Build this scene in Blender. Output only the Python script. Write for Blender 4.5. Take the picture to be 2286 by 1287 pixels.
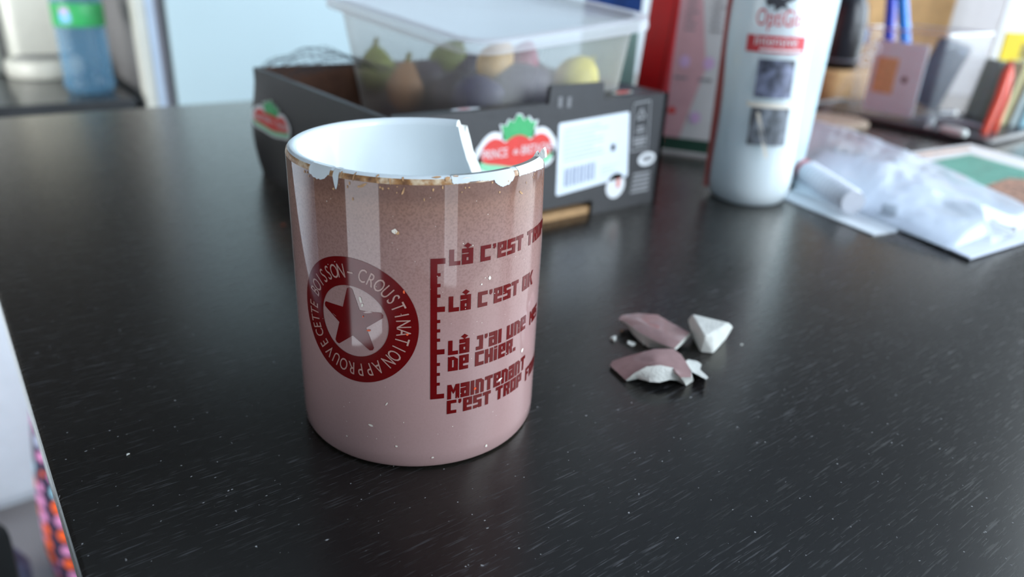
import bpy, bmesh, math, random
from mathutils import Vector, Matrix, noise
random.seed(7)
S = bpy.context.scene
for o in list(bpy.data.objects): bpy.data.objects.remove(o)
C = S.collection
PI = math.pi
TZ = 0.75                      # table top height (m)
# ------------------------------------------------------------------ camera
F_PX, PITCH, ROLL, CH = 1660.0, 0.41981, 0.0502, 0.15147
cp, sp = math.cos(PITCH), math.sin(PITCH)
HD = -math.radians(38.3)         # heading of the camera: the table, crate and room lie along world X / Y
RH = Matrix.Rotation(HD, 3, 'Z')
def H3(x, y, z=0): return RH @ Vector((x, y, z))          # camera-aligned ground frame -> world
FW = H3(0, cp, -sp); UP0 = H3(0, sp, cp); R0 = H3(1, 0, 0)
RT = R0*math.cos(ROLL) + UP0*math.sin(ROLL); UP = -R0*math.sin(ROLL) + UP0*math.cos(ROLL)
cam = bpy.data.cameras.new('camera'); camo = bpy.data.objects.new('camera', cam); C.objects.link(camo)
cam.sensor_width = 36; cam.lens = F_PX/2286*36; cam.clip_start = 0.01
M = Matrix((RT, UP, -FW)).transposed().to_4x4(); M.translation = (0, 0, TZ+CH); camo.matrix_world = M
cam.dof.use_dof = True; cam.dof.focus_distance = 0.222; cam.dof.aperture_fstop = 7.6
S.camera = camo
# ------------------------------------------------------------------ frames of reference
A = 0.0
UU = Vector((math.cos(A), math.sin(A), 0)); VV = Vector((-math.sin(A), math.cos(A), 0))
def UV(u, v, z=0): p = UU*u + VV*v; return Vector((p.x, p.y, TZ+z))
def ray(x, y): return FW*F_PX + RT*(x-1143) - UP*(y-643.5)
EYE = Vector((0, 0, TZ+CH))
def G(x, y, z=0): d = ray(x, y); return EYE + d*((z-CH)/d.z)          # pixel -> point at height z above the table
def D(x, y, Y): d = ray(x, y); return EYE + d*(Y/d.dot(H3(0, 1)))                 # pixel -> point at depth Y
def onu(x, y, u): d = ray(x, y); return EYE + d*(u/d.dot(UU))
def onv(x, y, v): d = ray(x, y); return EYE + d*(v/d.dot(VV))
# ------------------------------------------------------------------ light and world
w = bpy.data.worlds.new('world'); S.world = w; w.use_nodes = True
w.node_tree.nodes['Background'].inputs[0].default_value = (.62, .74, .9, 1)
w.node_tree.nodes['Background'].inputs[1].default_value = .25
def area(name, loc, aim, sx, sy, power, col):
    l = bpy.data.lights.new(name, 'AREA'); l.shape = 'RECTANGLE'; l.size = sx; l.size_y = sy; l.energy = power; l.color = col
    o = bpy.data.objects.new(name, l); C.objects.link(o); o.location = loc
    o.rotation_euler = (Vector(aim)).to_track_quat('-Z', 'Z').to_euler(); return o
RU0, RU1, RV0, RV1, RZ0, RZ1 = -1.25, 2.6, -1.35, 1.69, -.75, 1.75    # room limits in the table's frame
area('window_light_right', UV(RU1-.04, -.42, .75), -UU, 1.6, 1.5, 84, (.75, .88, 1))
area('window_light_left', UV(RU0+.04, -.06, -.335), UU, .86, .75, 5.2, (.86, .93, 1))
area('window_light_behind', UV(.02, RV0+.04, -.31), VV, .30, .80, 1.8, (.86, .93, 1))
area('window_light_behind_right', UV(1.15, RV0+.04, .75), VV, 1.2, 1.5, 58, (.79, .895, 1))
kl = area('added_light_kitchen', UV(RU0+.04, 1.0, .12), UU*.89+VV*.45, .7, 1.6, 14.5, (.98, .97, .95)); kl.data.spread = math.radians(95)  # added fill light for the counter, spread narrowed to miss mug and crate
S.view_settings.view_transform = 'Standard'; S.view_settings.look = 'None'
S.view_settings.exposure = 0.0; S.view_settings.gamma = 1; S.view_settings.use_curve_mapping = False
S.cycles.use_denoising = True; S.cycles.max_bounces = 10; S.cycles.transparent_max_bounces = 16
S.cycles.caustics_reflective = False; S.cycles.caustics_refractive = False
# ------------------------------------------------------------------ materials
def lin(c): return tuple(((x/255)/12.92 if x/255 <= .04045 else ((x/255+.055)/1.055)**2.4) for x in c[:3]) + (1,)
class NT:
    def __init__(s, name):
        s.m = bpy.data.materials.new(name); s.m.use_nodes = True; s.t = s.m.node_tree; s.b = s.t.nodes['Principled BSDF']
        s.out = s.t.nodes['Material Output']
    def n(s, typ, **k):
        x = s.t.nodes.new(typ)
        for a, v in k.items():
            if a.startswith('i_'):
                key = a[2:]; x.inputs[int(key) if key.isdigit() else key.replace('_', ' ')].default_value = v
            else: setattr(x, a, v)
        return x
    def l(s, a, b): s.t.links.new(a, b)
    def ramp(s, src, stops):
        r = s.n('ShaderNodeValToRGB'); e = r.color_ramp.elements
        while len(e) < len(stops): e.new(.5)
        for el, (p, c) in zip(e, stops): el.position = p; el.color = c if len(c) == 4 else lin(c)
        s.l(src, r.inputs[0]); return r.outputs[0]
    def mix(s, f, a, b):
        x = s.n('ShaderNodeMix', data_type='RGBA')
        if hasattr(f, 'links'): s.l(f, x.inputs[0])
        else: x.inputs[0].default_value = f
        for v, i in ((a, 6), (b, 7)):
            if hasattr(v, 'links'): s.l(v, x.inputs[i])
            else: x.inputs[i].default_value = v if len(v) == 4 else lin(v)
        return x.outputs[2]
_mc = {}
def mat(name, c, rough=.5, var=.06, scale=60, metal=0, spec=.5, bump=0, bscale=200, alpha=None, coat=0):
    if name in _mc: return _mc[name]
    t = NT(name); b = t.b
    tc = t.n('ShaderNodeTexCoord'); nz = t.n('ShaderNodeTexNoise', i_Scale=scale, i_Detail=3.0)
    t.l(tc.outputs['Object'], nz.inputs['Vector'])
    lc = lin(c); dk = tuple(x*(1-var*2) for x in lc[:3])+(1,); lt = tuple(min(1, x*(1+var)) for x in lc[:3])+(1,)
    t.l(t.ramp(nz.outputs[0], [(.3, dk), (.7, lt)]), b.inputs['Base Color'])
    b.inputs['Roughness'].default_value = rough; b.inputs['Metallic'].default_value = metal
    b.inputs['Specular IOR Level'].default_value = spec; b.inputs['Coat Weight'].default_value = coat
    if bump:
        n2 = t.n('ShaderNodeTexNoise', i_Scale=bscale, i_Detail=4.0); t.l(tc.outputs['Object'], n2.inputs['Vector'])
        bp = t.n('ShaderNodeBump', i_Strength=bump, i_Distance=.001); t.l(n2.outputs[0], bp.inputs['Height']); t.l(bp.outputs[0], b.inputs['Normal'])
    if alpha is not None:
        tr = t.n('ShaderNodeBsdfTransparent'); mx = t.n('ShaderNodeMixShader', i_0=alpha)
        t.l(tr.outputs[0], mx.inputs[1]); t.l(b.outputs[0], mx.inputs[2]); t.l(mx.outputs[0], t.out.inputs[0])
    _mc[name] = t.m; return t.m
def film(name, c, alpha, rough=.15, bump=.0, bscale=40, edge=.5):
    """clear plastic: see-through face on, more reflective at grazing angles"""
    if name in _mc: return _mc[name]
    t = NT(name); b = t.b; b.inputs['Base Color'].default_value = lin(c); b.inputs['Roughness'].default_value = rough
    tc = t.n('ShaderNodeTexCoord'); nz = t.n('ShaderNodeTexNoise', i_Scale=bscale, i_Detail=2.0); t.l(tc.outputs['Object'], nz.inputs['Vector'])
    bp = t.n('ShaderNodeBump', i_Strength=bump, i_Distance=.002); t.l(nz.outputs[0], bp.inputs['Height']); t.l(bp.outputs[0], b.inputs['Normal'])
    lw = t.n('ShaderNodeLayerWeight', i_Blend=.35); ma = t.n('ShaderNodeMath', operation='MULTIPLY_ADD', i_1=edge, i_2=alpha, use_clamp=True)
    t.l(lw.outputs['Facing'], ma.inputs[0])
    tr = t.n('ShaderNodeBsdfTransparent'); mx = t.n('ShaderNodeMixShader')
    t.l(ma.outputs[0], mx.inputs[0]); t.l(tr.outputs[0], mx.inputs[1]); t.l(b.outputs[0], mx.inputs[2]); t.l(mx.outputs[0], t.out.inputs[0])
    _mc[name] = t.m; return t.m
def table_material():
    t = NT('black_wood_veneer'); b = t.b; tc = t.n('ShaderNodeTexCoord')
    def nz(sx, sy, det=2.0):
        mp = t.n('ShaderNodeMapping'); mp.inputs['Scale'].default_value = (sx, sy, 1); t.l(tc.outputs['Object'], mp.inputs['Vector'])
        n = t.n('ShaderNodeTexNoise', i_Scale=1.0, i_Detail=det); t.l(mp.outputs[0], n.inputs['Vector']); return n.outputs[0]
    pores = nz(75, 1500); pores2 = nz(160, 2600, 1.0); patch = nz(9, 26); broad = nz(3, 40, 3.0); dust = nz(700, 700, 1.0)
    pm = t.ramp(pores, [(.62, (0, 0, 0, 1)), (.74, (1, 1, 1, 1))]); pm2 = t.ramp(pores2, [(.66, (0, 0, 0, 1)), (.78, (1, 1, 1, 1))])
    pt = t.ramp(patch, [(.36, (.1, .1, .1, 1)), (.62, (1, 1, 1, 1))]); du = t.ramp(dust, [(.76, (0, 0, 0, 1)), (.80, (1, 1, 1, 1))])
    a = t.n('ShaderNodeMath', operation='MAXIMUM'); t.l(pm, a.inputs[0]); t.l(pm2, a.inputs[1])
    m = t.n('ShaderNodeMath', operation='MULTIPLY'); t.l(a.outputs[0], m.inputs[0]); t.l(pt, m.inputs[1])
    base = t.ramp(broad, [(.3, (11, 11, 12)), (.7, (19, 19, 19))])
    c = t.mix(m.outputs[0], base, (74, 74, 77)); c = t.mix(du, c, (150, 150, 150)); t.l(c, b.inputs['Base Color'])
    r = t.n('ShaderNodeMath', operation='MULTIPLY_ADD', i_1=.2, i_2=.27); t.l(a.outputs[0], r.inputs[0])
    b.inputs['Roughness'].default_value = .8; b.inputs['Specular IOR Level'].default_value = 0
    gl_ = t.n('ShaderNodeBsdfGlossy', distribution='GGX'); gl_.inputs['Color'].default_value = (1, .95, .88, 1); t.l(r.outputs[0], gl_.inputs['Roughness'])
    fr = t.n('ShaderNodeFresnel', i_IOR=1.8); pw_ = t.n('ShaderNodeMath', operation='POWER', i_1=1.5); t.l(fr.outputs[0], pw_.inputs[0]); m2 = t.n('ShaderNodeMath', operation='MULTIPLY', i_1=2.0, use_clamp=True); t.l(pw_.outputs[0], m2.inputs[0])
    mx = t.n('ShaderNodeMixShader'); t.l(m2.outputs[0], mx.inputs[0]); t.l(b.outputs[0], mx.inputs[1]); t.l(gl_.outputs[0], mx.inputs[2]); t.l(mx.outputs[0], t.out.inputs[0])
    return t.m
def glaze_material():
    t = NT('brown_pink_glaze'); b = t.b; tc = t.n('ShaderNodeTexCoord'); sx = t.n('ShaderNodeSeparateXYZ'); t.l(tc.outputs['Object'], sx.inputs[0])
    mr = t.n('ShaderNodeMapRange', i_1=0.0, i_2=.097); t.l(sx.outputs[2], mr.inputs[0])
    g = t.ramp(mr.outputs[0], [(0, (168, 138, 136)), (.45, (164, 131, 129)), (.80, (150, 116, 109)), (.90, (142, 106, 92)), (.935, (120, 88, 77)), (1, (116, 86, 75))])
    nz = t.n('ShaderNodeTexNoise', i_Scale=1500.0, i_Detail=1.0); t.l(tc.outputs['Object'], nz.inputs['Vector'])
    sp_ = t.ramp(nz.outputs[0], [(.42, (0, 0, 0, 1)), (.68, (1, 1, 1, 1))])
    up = t.ramp(mr.outputs[0], [(.45, (.05, .05, .05, 1)), (.92, (.42, .42, .42, 1))])
    m = t.n('ShaderNodeMath', operation='MULTIPLY'); t.l(sp_, m.inputs[0]); t.l(up, m.inputs[1])
    c = t.mix(m.outputs[0], g, (86, 58, 50))
    n2 = t.n('ShaderNodeTexNoise', i_Scale=35.0, i_Detail=3.0); t.l(tc.outputs['Object'], n2.inputs['Vector'])
    n2f = t.n('ShaderNodeMath', operation='MULTIPLY', i_1=.18); t.l(n2.outputs[0], n2f.inputs[0])
    c = t.mix(n2f.outputs[0], c, (176, 132, 112)); t.l(c, b.inputs['Base Color'])
    b.inputs['Roughness'].default_value = .05; b.inputs['IOR'].default_value = 1.6
    return t.m
def dots_material():
    t = NT('dotted_fabric'); b = t.b; tc = t.n('ShaderNodeTexCoord')
    v = t.n('ShaderNodeTexVoronoi', i_Scale=40.0, i_Randomness=.1); t.l(tc.outputs['Object'], v.inputs['Vector'])
    sx = t.n('ShaderNodeSeparateColor'); t.l(v.outputs['Color'], sx.inputs[0])
    col = t.ramp(sx.outputs[0], [(0, (240, 98, 40)), (.45, (240, 98, 40)), (.46, (214, 140, 190)), (.92, (214, 140, 190)), (.93, (150, 205, 225))])
    f = t.ramp(v.outputs['Distance'], [(.44, (0, 0, 0, 1)), (.5, (1, 1, 1, 1))]); t.l(t.mix(f, col, (44, 34, 62)), b.inputs['Base Color'])
    b.inputs['Roughness'].default_value = .9; return t.m
WHITE = lambda: mat('white_paper', (236, 238, 240), .6, .02)
PORC = lambda: mat('white_porcelain', (214, 222, 225), .12, .02)
BREAK = lambda: mat('raw_ceramic_break', (222, 222, 214), .65, .04, 300, bump=.4, bscale=900)
RED = lambda: mat('dark_red_print', (98, 7, 9), .12, .05, 200)
TAN = lambda: mat('bare_tan_clay', (196, 152, 108), .6, .15, 900)
# ------------------------------------------------------------------ mesh builder
class MB:
    def __init__(s): s.v = []; s.f = []; s.mi = []
    def add(s, vs, fs, mi=0):
        n = len(s.v); s.v += [Vector(x) for x in vs]; s.f += [tuple(i+n for i in f) for f in fs]; s.mi += [mi]*len(fs); return s
    def box(s, c, d, M=None, mi=0):
        c = Vector(c); h = Vector(d)/2
        vs = [Vector((x*h.x, y*h.y, z*h.z))+c for x in (-1, 1) for y in (-1, 1) for z in (-1, 1)]
        if M is not None: vs = [M @ x for x in vs]
        return s.add(vs, [(0, 1, 3, 2), (4, 6, 7, 5), (0, 4, 5, 1), (2, 3, 7, 6), (0, 2, 6, 4), (1, 5, 7, 3)], mi)
    def prism(s, poly, z0, z1, mi=0, f=None):
        n = len(poly); f = f or (lambda x, y, z: (x, y, z))
        vs = [f(x, y, z0) for x, y in poly]+[f(x, y, z1) for x, y in poly]
        return s.add(vs, [tuple(range(n))[::-1], tuple(range(n, 2*n))]+[(i, (i+1) % n, n+(i+1) % n, n+i) for i in range(n)], mi)
    def loft(s, loops, cap0=True, cap1=True, mi=0, closed=True):
        n = len(loops[0]); vs = [p for l in loops for p in l]; fs = []
        for k in range(len(loops)-1):
            for i in range(n if closed else n-1):
                j = (i+1) % n; fs.append((k*n+i, k*n+j, (k+1)*n+j, (k+1)*n+i))
        if cap0: fs.append(tuple(range(n))[::-1])
        if cap1: fs.append(tuple(range((len(loops)-1)*n, len(loops)*n)))
        return s.add(vs, fs, mi)
    def lathe(s, prof, n=40, mi=0, c=(0, 0, 0)):
        c = Vector(c)
        return s.loft([[c+Vector((r*math.cos(2*PI*i/n), r*math.sin(2*PI*i/n), z)) for i in range(n)] for r, z in prof], True, True, mi)
    def tube(s, path, r, n=8, mi=0):
        P = [Vector(p) for p in path]; loops = []
        rr = r if isinstance(r, (list, tuple)) else [r]*len(P)
        t0 = (P[1]-P[0]).normalized(); a = t0.orthogonal().normalized()
        for i, p in enumerate(P):
            t = (P[min(i+1, len(P)-1)]-P[max(i-1, 0)]).normalized(); a = (a-t*a.dot(t)).normalized(); b = t.cross(a)
            loops.append([p+(a*math.cos(2*PI*k/n)+b*math.sin(2*PI*k/n))*rr[i] for k in range(n)])
        return s.loft(loops, True, True, mi)
    def build(s, name, mats, parent=None, smooth=None, bevel=0, tag_=None, local=False, segs=2):
        me = bpy.data.meshes.new(name); vs = s.v
        if parent is not None and not local:
            inv = parent.matrix_basis.inverted()
            if parent.parent: inv = inv @ parent.parent.matrix_basis.inverted()
            vs = [inv @ x for x in vs]
        me.from_pydata([tuple(x) for x in vs], [], s.f)
        for m in (mats if isinstance(mats, (list, tuple)) else [mats]): me.materials.append(m)
        me.polygons.foreach_set('material_index', s.mi)
        bm = bmesh.new(); bm.from_mesh(me); bmesh.ops.recalc_face_normals(bm, faces=bm.faces)
        if bevel:
            es = [e for e in bm.edges if len(e.link_faces) == 2 and e.calc_face_angle(0) > .6]
            bmesh.ops.bevel(bm, geom=es, offset=bevel, segments=segs, affect='EDGES', profile=.5, clamp_overlap=True)
        bm.to_mesh(me); bm.free()
        if smooth is not None:
            me.polygons.foreach_set('use_smooth', [True]*len(me.polygons))
            try: me.set_sharp_from_angle(angle=math.radians(smooth))
            except Exception: pass
        o = bpy.data.objects.new(name, me); C.objects.link(o)
        if parent is not None: o.parent = parent
        if tag_: tag(o, *tag_)
        return o
def tag(o, label, cat, group=None):
    o['label'] = label; o['category'] = cat
    if group: o['group'] = group
    return o
def struct(o): o['kind'] = 'structure'; return o
def thing(name, label, cat, loc=(0, 0, 0), rot=0, group=None, matrix=None):
    o = bpy.data.objects.new(name, None); C.objects.link(o); o.empty_display_size = .02
    if matrix is not None: o.matrix_basis = matrix
    else: o.location = loc; o.rotation_euler = (0, 0, rot)
    o.matrix_basis = o.matrix_basis
    return tag(o, label, cat, group)
def rrect(w, d, r, z=0, n=6, cx=0, cy=0):
    out = []
    for k, (sx, sy) in enumerate(((1, 1), (-1, 1), (-1, -1), (1, -1))):
        for i in range(n+1):
            a = k*PI/2 + PI/2*i/n
            out.append(Vector((cx+sx*(w/2-r)+r*math.cos(a), cy+sy*(d/2-r)+r*math.sin(a), z)))
    return out
def text2d(s, size=1, sx=1, align='CENTER'):
    cu = bpy.data.curves.new('lettering', 'FONT'); cu.body = s; cu.size = size; cu.align_x = align; cu.align_y = 'CENTER'; cu.resolution_u = 3
    ob = bpy.data.objects.new('lettering', cu); C.objects.link(ob)
    dg = bpy.context.evaluated_depsgraph_get(); me = bpy.data.meshes.new_from_object(ob.evaluated_get(dg))
    vs = [(v.co.x*sx, v.co.y) for v in me.vertices]; fs = [tuple(p.vertices) for p in me.polygons]
    bpy.data.objects.remove(ob); bpy.data.meshes.remove(me); bpy.data.curves.remove(cu)
    return vs, fs
class Sheet:
    """flat print collected in 2-D and laid on a surface through a mapping (a, b, lift) -> point"""
    def __init__(s, fn, lift, local=False): s.fn = fn; s.h = lift; s.mb = MB(); s.local = local
    def poly(s, pts, mi=0): s.mb.add([s.fn(a, b, s.h) for a, b in pts], [tuple(range(len(pts)))], mi); return s
    def rect(s, a0, b0, a1, b1, mi=0): return s.poly([(a0, b0), (a1, b0), (a1, b1), (a0, b1)], mi)
    def mesh(s, vs, fs, mi=0): s.mb.add([s.fn(a, b, s.h) for a, b in vs], fs, mi); return s
    def text(s, t, size, a, b, sx=1, mi=0, align='CENTER', rot=0):
        vs, fs = text2d(t, size, sx, align); c, n = math.cos(rot), math.sin(rot)
        return s.mesh([(a+x*c-y*n, b+x*n+y*c) for x, y in vs], fs, mi)
    def build(s, name, m, parent): 
        o = s.mb.build(name, m, parent, local=s.local)
        if s.local:      # print on the round wall: shade it with the wall's own normals
            for p in o.data.polygons:
                if p.normal.x*p.center.x+p.normal.y*p.center.y < 0: p.flip()
            o.data.update(); o.data.polygons.foreach_set('use_smooth', [True]*len(o.data.polygons))
            o.data.normals_split_custom_set_from_vertices([Vector((v.co.x, v.co.y, 0)).normalized() for v in o.data.vertices])
        return o
def ellipse(a, b, ra, rb, n=24, rot=0):
    return [(a+ra*math.cos(t)*math.cos(rot)-rb*math.sin(t)*math.sin(rot), b+ra*math.cos(t)*math.sin(rot)+rb*math.sin(t)*math.cos(rot)) for t in [2*PI*i/n for i in range(n)]]
RA = Matrix.Rotation(A, 4, 'Z')
def frame(u, v, z=0, rot=0):
    m = Matrix.Translation(UV(u, v, z)) @ Matrix.Rotation(A+rot, 4, 'Z'); return m
# ================================================================== the room
def roombox(name, u0, u1, v0, v1, z0, z1, m, **k):
    mb = MB(); c = UV((u0+u1)/2, (v0+v1)/2, 0); mb.box((0, 0, 0), (u1-u0, v1-v0, z1-z0), Matrix.Translation((c.x, c.y, TZ+(z0+z1)/2)) @ RA)
    return mb.build(name, m, **k)
wall_m = mat('white_wall_paint', (222, 226, 226), .7, .02, 8, bump=.1, bscale=120)
T_ = .1
wall_g = mat('grey_wall_paint', (150, 150, 152), .7, .03, 8, bump=.1, bscale=120)
struct(roombox('floor', RU0-T_, RU1+T_, RV0-T_, RV1+T_, RZ0-T_, RZ0, mat('grey_floor', (140, 138, 140), .45, .06, 6)))
struct(roombox('ceiling', RU0-T_, RU1+T_, RV0-T_, RV1+T_, RZ1, RZ1+T_, mat('white_ceiling', (148, 155, 166), .8, .02, 6)))
struct(roombox('wall_back', RU0-T_, RU1+T_, RV1, RV1+T_, RZ0, RZ1, wall_m))
def holed(name, along, at, lo, hi, holes, wm_=None):
    """a wall with rectangular window openings; holes = (a0, a1, z0, z1)"""
    mb = MB()
    def bx(a0, a1, z0, z1):
        if a1-a0 < .001 or z1-z0 < .001: return
        if along == 'u': u0, u1, v0, v1 = a0, a1, min(at), max(at)
        else: u0, u1, v0, v1 = min(at), max(at), a0, a1
        c = UV((u0+u1)/2, (v0+v1)/2, 0); mb.box((0, 0, 0), (u1-u0, v1-v0, z1-z0), Matrix.Translation((c.x, c.y, TZ+(z0+z1)/2)) @ RA)
    cur = lo
    for a0, a1, z0, z1 in holes:
        bx(cur, a0, RZ0, RZ1); bx(a0, a1, RZ0, z0); bx(a0, a1, z1, RZ1); cur = a1
    bx(cur, hi, RZ0, RZ1)
    return struct(mb.build(name, wm_ or wall_g))
frame_m = mat('white_window_frame', (235, 236, 236), .4, .02)
glass_m = film('window_glass', (220, 235, 245), .05, .02, edge=.2)
holed('wall_left', 'v', (RU0-T_, RU0), RV0, RV1, [(-.50, .38, -.72, .06), (.64, 1.36, -.70, .94)])  # the far opening is added to suit the kitchen fill light
holed('wall_right', 'v', (RU1, RU1+T_), RV0, RV1, [(-1.24, .40, -.02, 1.52)])
holed('wall_front', 'u', (RV0-T_, RV0), RU0, RU1, [(-.14, .18, -.72, .11), (.53, 1.77, -.02, 1.52)], wall_m)
def window(name, along, at, a0, a1, z0, z1):
    fr = MB(); t = .04
    def P(a, z, d): return UV(a, at+d, z) if along == 'u' else UV(at+d, a, z)
    def bar(b0, b1, y0, y1):
        vs = [P(x, y, d) for d in (-.03, .03) for x in (b0, b1) for y in (y0, y1)]
        fr.add(vs, [(0, 1, 3, 2), (4, 6, 7, 5), (0, 4, 5, 1), (2, 3, 7, 6), (0, 2, 6, 4), (1, 5, 7, 3)])
    bar(a0, a0+t, z0, z1); bar(a1-t, a1, z0, z1); bar(a0+t, a1-t, z0, z0+t); bar(a0+t, a1-t, z1-t, z1)
    f = struct(fr.build(name, frame_m))
    g = MB(); g.add([P(x, y, -.005) for x, y in ((a0+t, z0+t), (a1-t, z0+t), (a1-t, z1-t), (a0+t, z1-t))], [(0, 1, 2, 3)]); g.build('pane', glass_m, f)
window('window_1', 'v', RU1+.06, -1.24, .40, -.02, 1.52)
window('window_2', 'v', RU0-.06, -.50, .38, -.72, .06)
window('window_3', 'u', RV0-.06, -.14, .18, -.72, .11)
window('added_window_5', 'v', RU0-.06, .64, 1.36, -.70, .94)  # added frame around the kitchen fill light, no window known here
window('window_4', 'u', RV0-.06, .53, 1.77, -.02, 1.52)
# ------------------------------------------------------------------ table
U0, U1, V0, V1 = .004, 1.75, .020, .799
tb = thing('table', 'black wood veneer table with fine grain carrying the mug and clutter', 'table', (UV((U0+U1)/2, (V0+V1)/2).x, UV((U0+U1)/2, (V0+V1)/2).y, 0), A)
mb = MB(); mb.box((0, 0, TZ-.016), (U1-U0, V1-V0, .032)); wood = table_material()
mb.build('table_top', wood, tb, local=True, bevel=.0016)
dark_wood = mat('black_table_leg', (24, 24, 25), .4, .1)
for sx in (-1, 1):
    for sy in (-1, 1):
        mb = MB(); mb.box((sx*((U1-U0)/2-.06), sy*((V1-V0)/2-.06), (TZ-.032)/2), (.055, .055, TZ-.032)); mb.build('leg', dark_wood, tb, local=True, bevel=.003)
# ================================================================== the mug
MUG = H3(-.031852, .234013, TZ); MR, MH = .0410, .0962; A0 = math.atan2(-MUG.y, -MUG.x)
mug = thing('broken_mug', 'brown-pink glazed ceramic mug with red print and a broken-out rim', 'mug', MUG, 0)
WT = .0042
prof_out = [(66.5, 1), (68, .0962), (69.6, .0915), (70.3, .087), (71.0, .0835), (72.2, .0775), (74.2, .0715), (77.5, .0680), (84, .0645), (95, .0575), (104, .0535), (112, .0525), (121, .056), (131, .063), (139.5, .0700), (146, .0785), (150.6, .0850), (153.6, .0915), (155.4, .0962), (157, 1)]
prof_in = [(66.5, 1), (68.4, .0962), (70.4, .0910), (73, .0850), (77, .0765), (82, .0712), (88, .065), (98, .0565), (107, .0530), (114, .0520), (124, .0555), (134, .063), (142, .0705), (149, .0785), (153.5, .0855), (156.3, .0915), (158.2, .0962), (160, 1)]
def prof(P, d, seed):
    if d <= P[0][0] or d >= P[-1][0]: return MH
    for (a, h0), (b, h1) in zip(P, P[1:]):
        if a <= d <= b:
            if h0 > .5 or h1 > .5: return MH
            j = .0006*noise.noise(Vector((d*.55, seed, 0)))
            return min(MH, h0+(h1-h0)*(d-a)/(b-a)+j)
    return MH
def cyl(dd, r, z): a = A0+math.radians(dd); return Vector((r*math.cos(a), r*math.sin(a), z))
angs = sorted(set([i*1.5-180 for i in range(240)]+[60+i*.4 for i in range(275)]))
LIP = .0021
def lip_pts():   # rounded lip, outside -> inside, relative to top
    return [(MR-WT/2+WT/2*math.cos(a), MH-LIP+LIP*math.sin(a)) for a in [PI*i/8 for i in range(9)]]
lp = lip_pts()
mb = MB(); rows = []
NZ = 22; n = len(angs)
outer = []; inner = []; top = []
for d in angs:
    ho = prof(prof_out, d, 1.3); hi = prof(prof_in, d, 5.1); broke = ho < MH-.0001 or hi < MH-.0001
    zo = ho if ho < MH-LIP else MH-LIP; zi = hi if hi < MH-LIP else MH-LIP
    foot = [(MR-.0030, 0), (MR-.0018, .0002), (MR-.0007, .0009), (MR-.0001, .0022)]
    col = [cyl(d, r, z) for r, z in foot]+[cyl(d, MR, .0022+(zo-.0022)*k/NZ) for k in range(1, NZ+1)]
    outer.append(col)
    if broke:
        top.append([cyl(d, MR, zo).lerp(cyl(d, MR-WT, zi), k/8)+Vector((0, 0, .0005*noise.noise(Vector((d*.8, k*.9, 3))) if 0 < k < 8 else 0)) for k in range(9)])
    else: top.append([cyl(d, r, z) for r, z in lp])
    fl = .0055
    inner.append([cyl(d, MR-WT, fl+.006+(zi-fl-.006)*(1-k/NZ)) for k in range(NZ+1)]+[cyl(d, MR-WT-.0015, fl+.0022), cyl(d, MR-WT-.006, fl+.0003), cyl(d, .012, fl)])
def grid(cols, mi):
    m = len(cols[0]); vs = [p for c in cols for p in c]; fs = []
    for i in range(len(cols)):
        j = (i+1) % len(cols)
        for k in range(m-1): fs.append((i*m+k, j*m+k, j*m+k+1, i*m+k+1))
    mb.add(vs, fs, mi)
grid([c[2:] for c in outer], 0); grid([c[:3] for c in outer], 4)
mb.add([c[0] for c in outer], [tuple(range(n))], 4)
# top strip: tan worn lip where whole, raw white where broken
m9 = 9; vs = [p for c in top for p in c]; fs = []; mis = []
base = len(mb.v); mb.v += vs
for i in range(n):
    j = (i+1) % n; br = prof(prof_out, angs[i], 1.3) < MH-.0001 or prof(prof_in, angs[i], 5.1) < MH-.0001
    for k in range(8): mb.f.append((base+i*9+k, base+j*9+k, base+j*9+k+1, base+i*9+k+1)); mb.mi.append(2 if br else (3 if k < 2 else 1))
grid(inner, 1)
mb.add([c[-1] for c in inner], [tuple(range(n))], 1)
glaze = glaze_material()
lipm = NT('worn_lip'); tc = lipm.n('ShaderNodeTexCoord'); nz = lipm.n('ShaderNodeTexNoise', i_Scale=260.0, i_Detail=4.0); lipm.l(tc.outputs['Object'], nz.inputs['Vector'])
lipm.l(lipm.ramp(nz.outputs[0], [(.36, (104, 70, 46)), (.5, (158, 114, 70)), (.66, (214, 196, 168))]), lipm.b.inputs['Base Color']); lipm.b.inputs['Roughness'].default_value = .35
body = mb.build('body', [glaze, PORC(), BREAK(), lipm.m, mat('cream_foot_ring', (206, 190, 160), .5, .08, 400)], mug, smooth=50, local=True)
# print and wear on the wall: (arc length s in mm right of the camera line, height in mm) -> point
def wall(s, z, lift):
    z = z/1000; d = math.degrees(s/1000/MR); zl = MH-LIP
    if z <= zl: return cyl(d, MR+lift, z)
    a = min((z-zl)/LIP, PI)      # wraps on over the lip
    return cyl(d, MR-WT/2+(WT/2+lift)*math.cos(a), zl+(LIP+lift)*math.sin(a))
def wsheet(l): return Sheet(wall, l, True)
bc = (-20.6, 50.9); RO, RI = 20.3, 11.5
sh = wsheet(.00010); nseg = 96
for i in range(nseg):
    for k in range(4):
        r0 = RI+(RO-RI)*k/4; r1 = RI+(RO-RI)*(k+1)/4; a, b = 2*PI*i/nseg, 2*PI*(i+1)/nseg
        sh.poly([(bc[0]+r0*math.cos(a), bc[1]+r0*math.sin(a)), (bc[0]+r1*math.cos(a), bc[1]+r1*math.sin(a)), (bc[0]+r1*math.cos(b), bc[1]+r1*math.sin(b)), (bc[0]+r0*math.cos(b), bc[1]+r0*math.sin(b))])
badge = sh.build('badge_ring', RED(), mug)
badge['label'] = 'dark red printed ring with lettering round it'
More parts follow.
